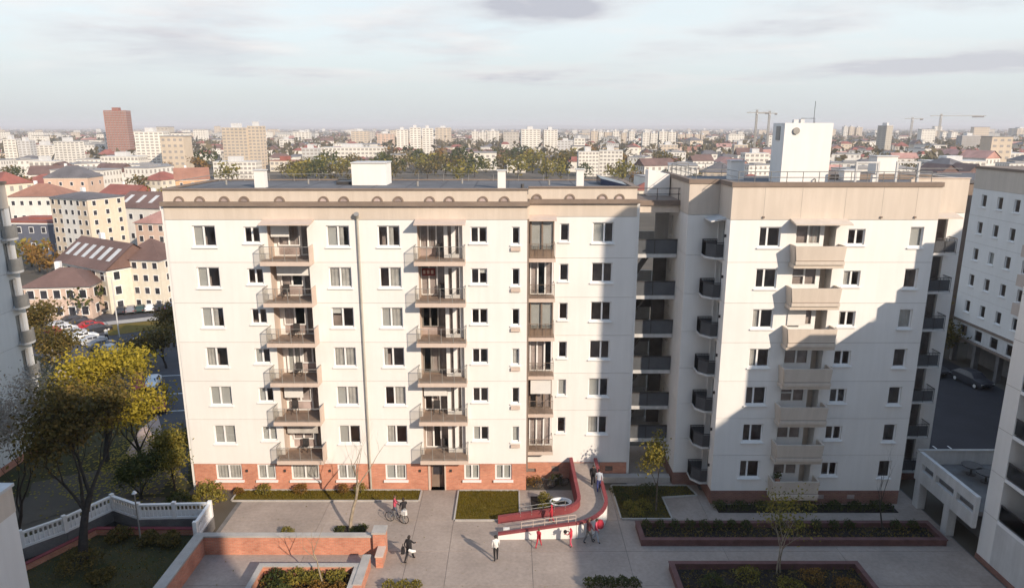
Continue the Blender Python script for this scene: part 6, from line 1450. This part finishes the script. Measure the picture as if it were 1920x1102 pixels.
while cnt < 285 and tries < 6000:
    tries += 1
    v = 262 + 130 * rr.random() ** 1.7; u = rr.uniform(-30, 1950)
    if v < 262 or (v > 300 and 330 < u < 1190): continue
    x, y = G(u, v)
    if blocked(x, y) or not free(x, y, 7.5): continue
    k = rr.choices(range(len(PROTO)), [3, 3, 3.5 if y > 230 else 0, 1.2, 2, 3 if y > 420 else 0, 2])[0]
    occ.append((x, y, 7.5)); src, lab = PROTO[k]
    o = copy_tree(src) if used[k] else src; used[k] = True
    s = rr.uniform(.8, 1.2) * (0.6 if y < 210 else 0.95); o.location = (x, y, 0); o.rotation_euler = (0, 0, rr.choice([0, pi / 2]) + rr.uniform(-.5, .5)); o.scale = (s * rr.uniform(.9, 1.25), s, s * rr.uniform(.85, 1.15)); o['label'] = lab; o['group'] = lab.replace(' in the hazy town', '').replace('house', 'houses').replace('block', 'blocks'); cnt += 1
for k, u_ in enumerate(used):
    if not u_: PROTO[k][0].location = G(300 + 200 * k, 280) + (0,); PROTO[k][0]['label'] = PROTO[k][1]
# trees
def far_tree_mesh(seed, mat, n=230, tall=1.0):
    q = random.Random(seed); m = MB()
    cl_ = [(q.gauss(0, .26), q.gauss(0, .26), .35 + tall * q.uniform(.05, .62)) for _ in range(9)]
    for c in cl_: leafcards(m, q, c, n // 9, .13, .085)
    t = MB().tube([(0, 0, 0), (0.02, 0, .3), (0, .02, .75)], [.035, .026, .01], 5)
    for k in range(4): a = k * 1.57; t.tube([(0, 0, .35), (.2 * cos(a), .2 * sin(a), .65)], [.016, .006], 3)
    return m.mesh('far_crown', MT[mat]), t.mesh('far_trunk', MT['darkbark'])
FT = [(far_tree_mesh(1, 'leaf_olive'), 'olive green tree among the houses of the hazy town', 'olive trees of the town'), (far_tree_mesh(2, 'leaf_brown'), 'brown autumn tree among the houses of the hazy town', 'brown trees of the town'), (far_tree_mesh(3, 'leaf_green', tall=1.25), 'dark green tree among the houses of the hazy town', 'dark green trees of the town'), (far_tree_mesh(4, 'leaf_red'), 'rust coloured tree among the houses of the hazy town', 'rust coloured trees of the town')]
def ftree(x, y, h, k, sx=1.0):
    (c, t), lab, grp = FT[k]; o = empty('city_tree', (x, y, 0), rr.uniform(0, 6.28)); o.scale = (h * .8 * sx, h * .8 * sx, h * .85); tag(o, lab, 'tree', grp)
    put('crown', c, o); put('trunk', t, o)
cnt = tries = 0
while cnt < 190 and tries < 6000:
    tries += 1
    v = 264 + 125 * rr.random() ** 1.35; u = rr.uniform(-20, 1940)
    if v > 340 and 320 < u < 1180: continue
    x, y = G(u, v)
    if blocked(x, y) or not free(x, y, 3.0): continue
    ftree(x, y, rr.uniform(5, 9) * (0.7 if y < 160 else 1.0), rr.choices(range(4), [3, 5, 2, 1.6])[0]); cnt += 1
for u, v, h, k in ((620, 335, 13, 2), (640, 332, 11, 0), (760, 322, 12, 1), (790, 325, 12, 0), (815, 328, 13, 0), (735, 318, 11, 1), (870, 320, 13, 2), (890, 325, 10, 0), (1165, 345, 12, 0), (1240, 320, 14, 1), (1255, 322, 12, 1), (985, 320, 10, 0), (265, 365, 9, 1), (175, 360, 9, 2), (290, 395, 8, 0), (240, 390, 8, 3), (60, 500, 6, 0), (75, 510, 6, 3), (90, 520, 5, 3), (168, 594, 4.5, 2), (40, 375, 9, 3)):
    x, y = G(u, v); ftree(x, y, h, k)
for q_ in range(72):
    u, v = (rr.uniform(725, 1180), rr.uniform(306, 322)) if q_ < 36 else (rr.uniform(330, 1230), rr.uniform(322, 347)); x, y = G(u, v)
    if free(x, y, 2): ftree(x, y, rr.uniform(8, 14), rr.choices(range(4), [4, 4, 2, 1.5])[0], rr.uniform(.9, 1.3))
# each generic house and tree is named by the landmark it stands next to in the view
def px(o):
    x, y, z = o.location; z -= CAM_Z; t = radians(PITCH); d = y * cos(t) - z * sin(t); return (960 + FPX * x / d, 551 - FPX * (z * cos(t) + y * sin(t)) / d)
MARKS = [(px(o), o['label']) for o in bpy.data.objects if o.parent is None and o.get('category') in ('building', 'crane', 'house') and o.location.y > 70 and 'hazy town' not in o['label'] and -60 < px(o)[0] < 1980]
MARKS += [((1503, 330), 'the white lift tower on the right roof'), ((692, 330), 'the white lift housing on the long roof'), ((491, 345), 'the left chimney of the long block'), ((941, 345), 'the middle chimney of the long block'), ((1090, 345), 'the right chimney of the long block'), ((1380, 330), 'the left vent shaft of the right roof'), ((1682, 320), 'the right vent shaft of the right roof')]
def phrase(s, n):
    mw = s.split()[:n]
    while mw and mw[-1] in ('a', 'the', 'of', 'with', 'in', 'at', 'right', 'left', 'and', 'by', 'from', 'on', 'above', 'two', 'before', 'beside', 'behind', 'below', 'pale', 'white', 'big', 'dark', 'brown', 'grey'): mw.pop()
    return ' '.join(mw)
MARKS = [q for q in MARKS if len(phrase(q[1], 4).split()) > 1 and all(sum(phrase(q[1], n) == phrase(r_[1], n) for r_ in MARKS) == 1 for n in (4, 5, 6, 7, 8))]
NTH = ['nearest'] + [w + ' nearest' for w in 'second third fourth fifth sixth seventh eighth ninth tenth eleventh twelfth thirteenth fourteenth'.split()]
pools = {}
for o in bpy.data.objects:
    if o.parent is None and o.name.startswith(('city_house', 'city_tree')):
        p = px(o); k = min(range(len(MARKS)), key=lambda q: (MARKS[q][0][0] - p[0]) ** 2 + 6 * (MARKS[q][0][1] - p[1]) ** 2)
        pools.setdefault((k, o['label']), []).append(((MARKS[k][0][0] - p[0]) ** 2 + 6 * (MARKS[k][0][1] - p[1]) ** 2, o))
for (k, lab), lst in pools.items():
    short = lab.split(' among ')[0].split(' in the hazy')[0].replace('city ', ''); mk = MARKS[k][1]
    room_left = 16 - len(short.split()) - 5
    mk = phrase(mk, max(4, room_left))
    if not mk.startswith('the '): mk = 'the ' + mk
    for n, (_, o) in enumerate(sorted(lst, key=lambda q: q[0])): o['label'] = short + ' ' + (NTH[n] if n < len(NTH) else 'farther') + ' to ' + mk
# the far carpet of buildings, woods and low hills, too small to tell apart
SM = [WHT, TAN, cm('dim_wall', (.5, .46, .41)), ROOFS[0], ROOFS[1], ROOFS[3], ROOFS[4], cm('far_window', (.34, .31, .29))]
db = MB()
def far_box(x, y, w, d, h):
    wm_ = rr.choices((0, 1, 2), (4, 2.5, 2))[0]; db.box(x - w / 2, x + w / 2, y - d / 2, y + d / 2, 0, h, wm_)
    if h < 8:
        r = rr.choices((3, 4, 5, 6), (3, 3, 2, 2))[0]; t = rr.uniform(1.2, 2.8) if r < 6 else .3; a, b = w / 2 + .4, d / 2 + .4
        db.poly([(x - a, y - b, h), (x + a, y - b, h), (x + a * .5, y, h + t), (x - a * .5, y, h + t)], r); db.poly([(x - a, y - b, h), (x - a * .5, y, h + t), (x - a, y + b, h)], r); db.poly([(x + a, y - b, h), (x + a * .5, y, h + t), (x + a, y + b, h)], r); db.poly([(x - a, y + b, h), (x + a, y + b, h), (x + a * .5, y, h + t), (x - a * .5, y, h + t)], r)
    else: db.box(x - w / 2 - .2, x + w / 2 + .2, y - d / 2 - .2, y + d / 2 + .2, h + .003, h + .5, rr.choice((5, 6, 6)))
    if y < 2600:
        for f in range(max(1, int(h / 3))):
            z = h * (f + .45) / max(1, int(h / 3)); n = max(2, int(w / 3.2))
            for q in range(n): db.poly([(x - w / 2 + w * (q + .25) / n, y - d / 2 - .06, z - .6), (x - w / 2 + w * (q + .75) / n, y - d / 2 - .06, z - .6), (x - w / 2 + w * (q + .75) / n, y - d / 2 - .06, z + .7), (x - w / 2 + w * (q + .25) / n, y - d / 2 - .06, z + .7)], 7)
for _ in range(1250):
    y = 400 * (5.5 ** rr.random()); x = y * rr.uniform(-1.2, 1.2)
    if not free(x, y, 8): continue
    if y < 1200: occ.append((x, y, 8))
    tall = rr.random() < (.16 if y > 750 else .05)
    far_box(x, y, rr.uniform(7, 12) if not tall else rr.uniform(11, 24 if y > 750 else 14), rr.uniform(8, 12), (rr.choice([4, 5, 6, 7]) if not tall else rr.choice([10, 13, 17, 22])) * rr.uniform(.85, 1.2))
for _ in range(3500):
    y = 1000 * (9.0 ** rr.random()); x = y * rr.uniform(-1.2, 1.2); tall = rr.random() < .1
    far_box(x, y, rr.uniform(7, 20), rr.uniform(7, 13), rr.choice([4, 5, 6, 7]) if not tall else rr.choice([10, 14, 18 if y < 3200 else 10]))
tag(db.build('distant_buildings', SM), kind='stuff')
MT['leaf_woods'] = M_leaf('woods_leaves', [(0.15, (0.07, 0.062, 0.035)), (0.5, (0.13, 0.105, 0.055)), (0.85, (0.2, 0.15, 0.08))], 0.02)
dw = MB()
for _ in range(3400):
    y = 420 * (20 ** rr.random()); x = y * rr.uniform(-1.2, 1.2); n = rr.randint(4, 9) if y > 800 else 3; hw = rr.uniform(5, 10) * (1 + y / 2500)
    if y < 900 and not free(x, y, 7): continue
    for k in range(n): leafcards(dw, rr, (x + rr.gauss(0, hw * 1.6), y + rr.gauss(0, hw), 4 + rr.uniform(-1, 3)), 7, 3.0, rr.uniform(1.6, 3.2))
tag(dw.build('distant_woods', MT['leaf_woods']), kind='stuff')
hl = MB(); N = 90
for k in range(N):
    x0_, x1_ = -11000 + 22000 * k / N, -11000 + 22000 * (k + 1) / N; f = lambda t: 26 + 22 * (0.5 + 0.5 * sin(t * .0007 + 1) * cos(t * .0003)) + 8 * sin(t * .0031)
    hl.poly([(x0_, 9500, 0), (x1_, 9500, 0), (x1_, 11000, f(x1_)), (x0_, 11000, f(x0_))]); hl.poly([(x0_, 11000, f(x0_)), (x1_, 11000, f(x1_)), (x1_, 12500, 0), (x0_, 12500, 0)])
tag(hl.build('hills', MT['earth']), kind='structure')

# ------------------------------------------------------------------ rooms behind the panes
for bname, (bld, mb) in ROOMS.items(): mb.build('room_interior', MT['room'], bld)

# ------------------------------------------------------------------ haze
hz = MB().box(-13000, 13000, -300, 12800, -1.0, 64.0)
hm = bpy.data.materials.new('haze_air'); hm.use_nodes = True; hn = hm.node_tree.nodes; hn.clear()
ho = hn.new('ShaderNodeOutputMaterial'); hv = hn.new('ShaderNodeVolumePrincipled')
hv.inputs['Color'].default_value = (0.92, 0.91, 0.95, 1); hv.inputs['Density'].default_value = 0.00024; hv.inputs['Anisotropy'].default_value = 0.0
hm.node_tree.links.new(hv.outputs[0], ho.inputs['Volume'])
tag(hz.build('haze', hm), kind='stuff')
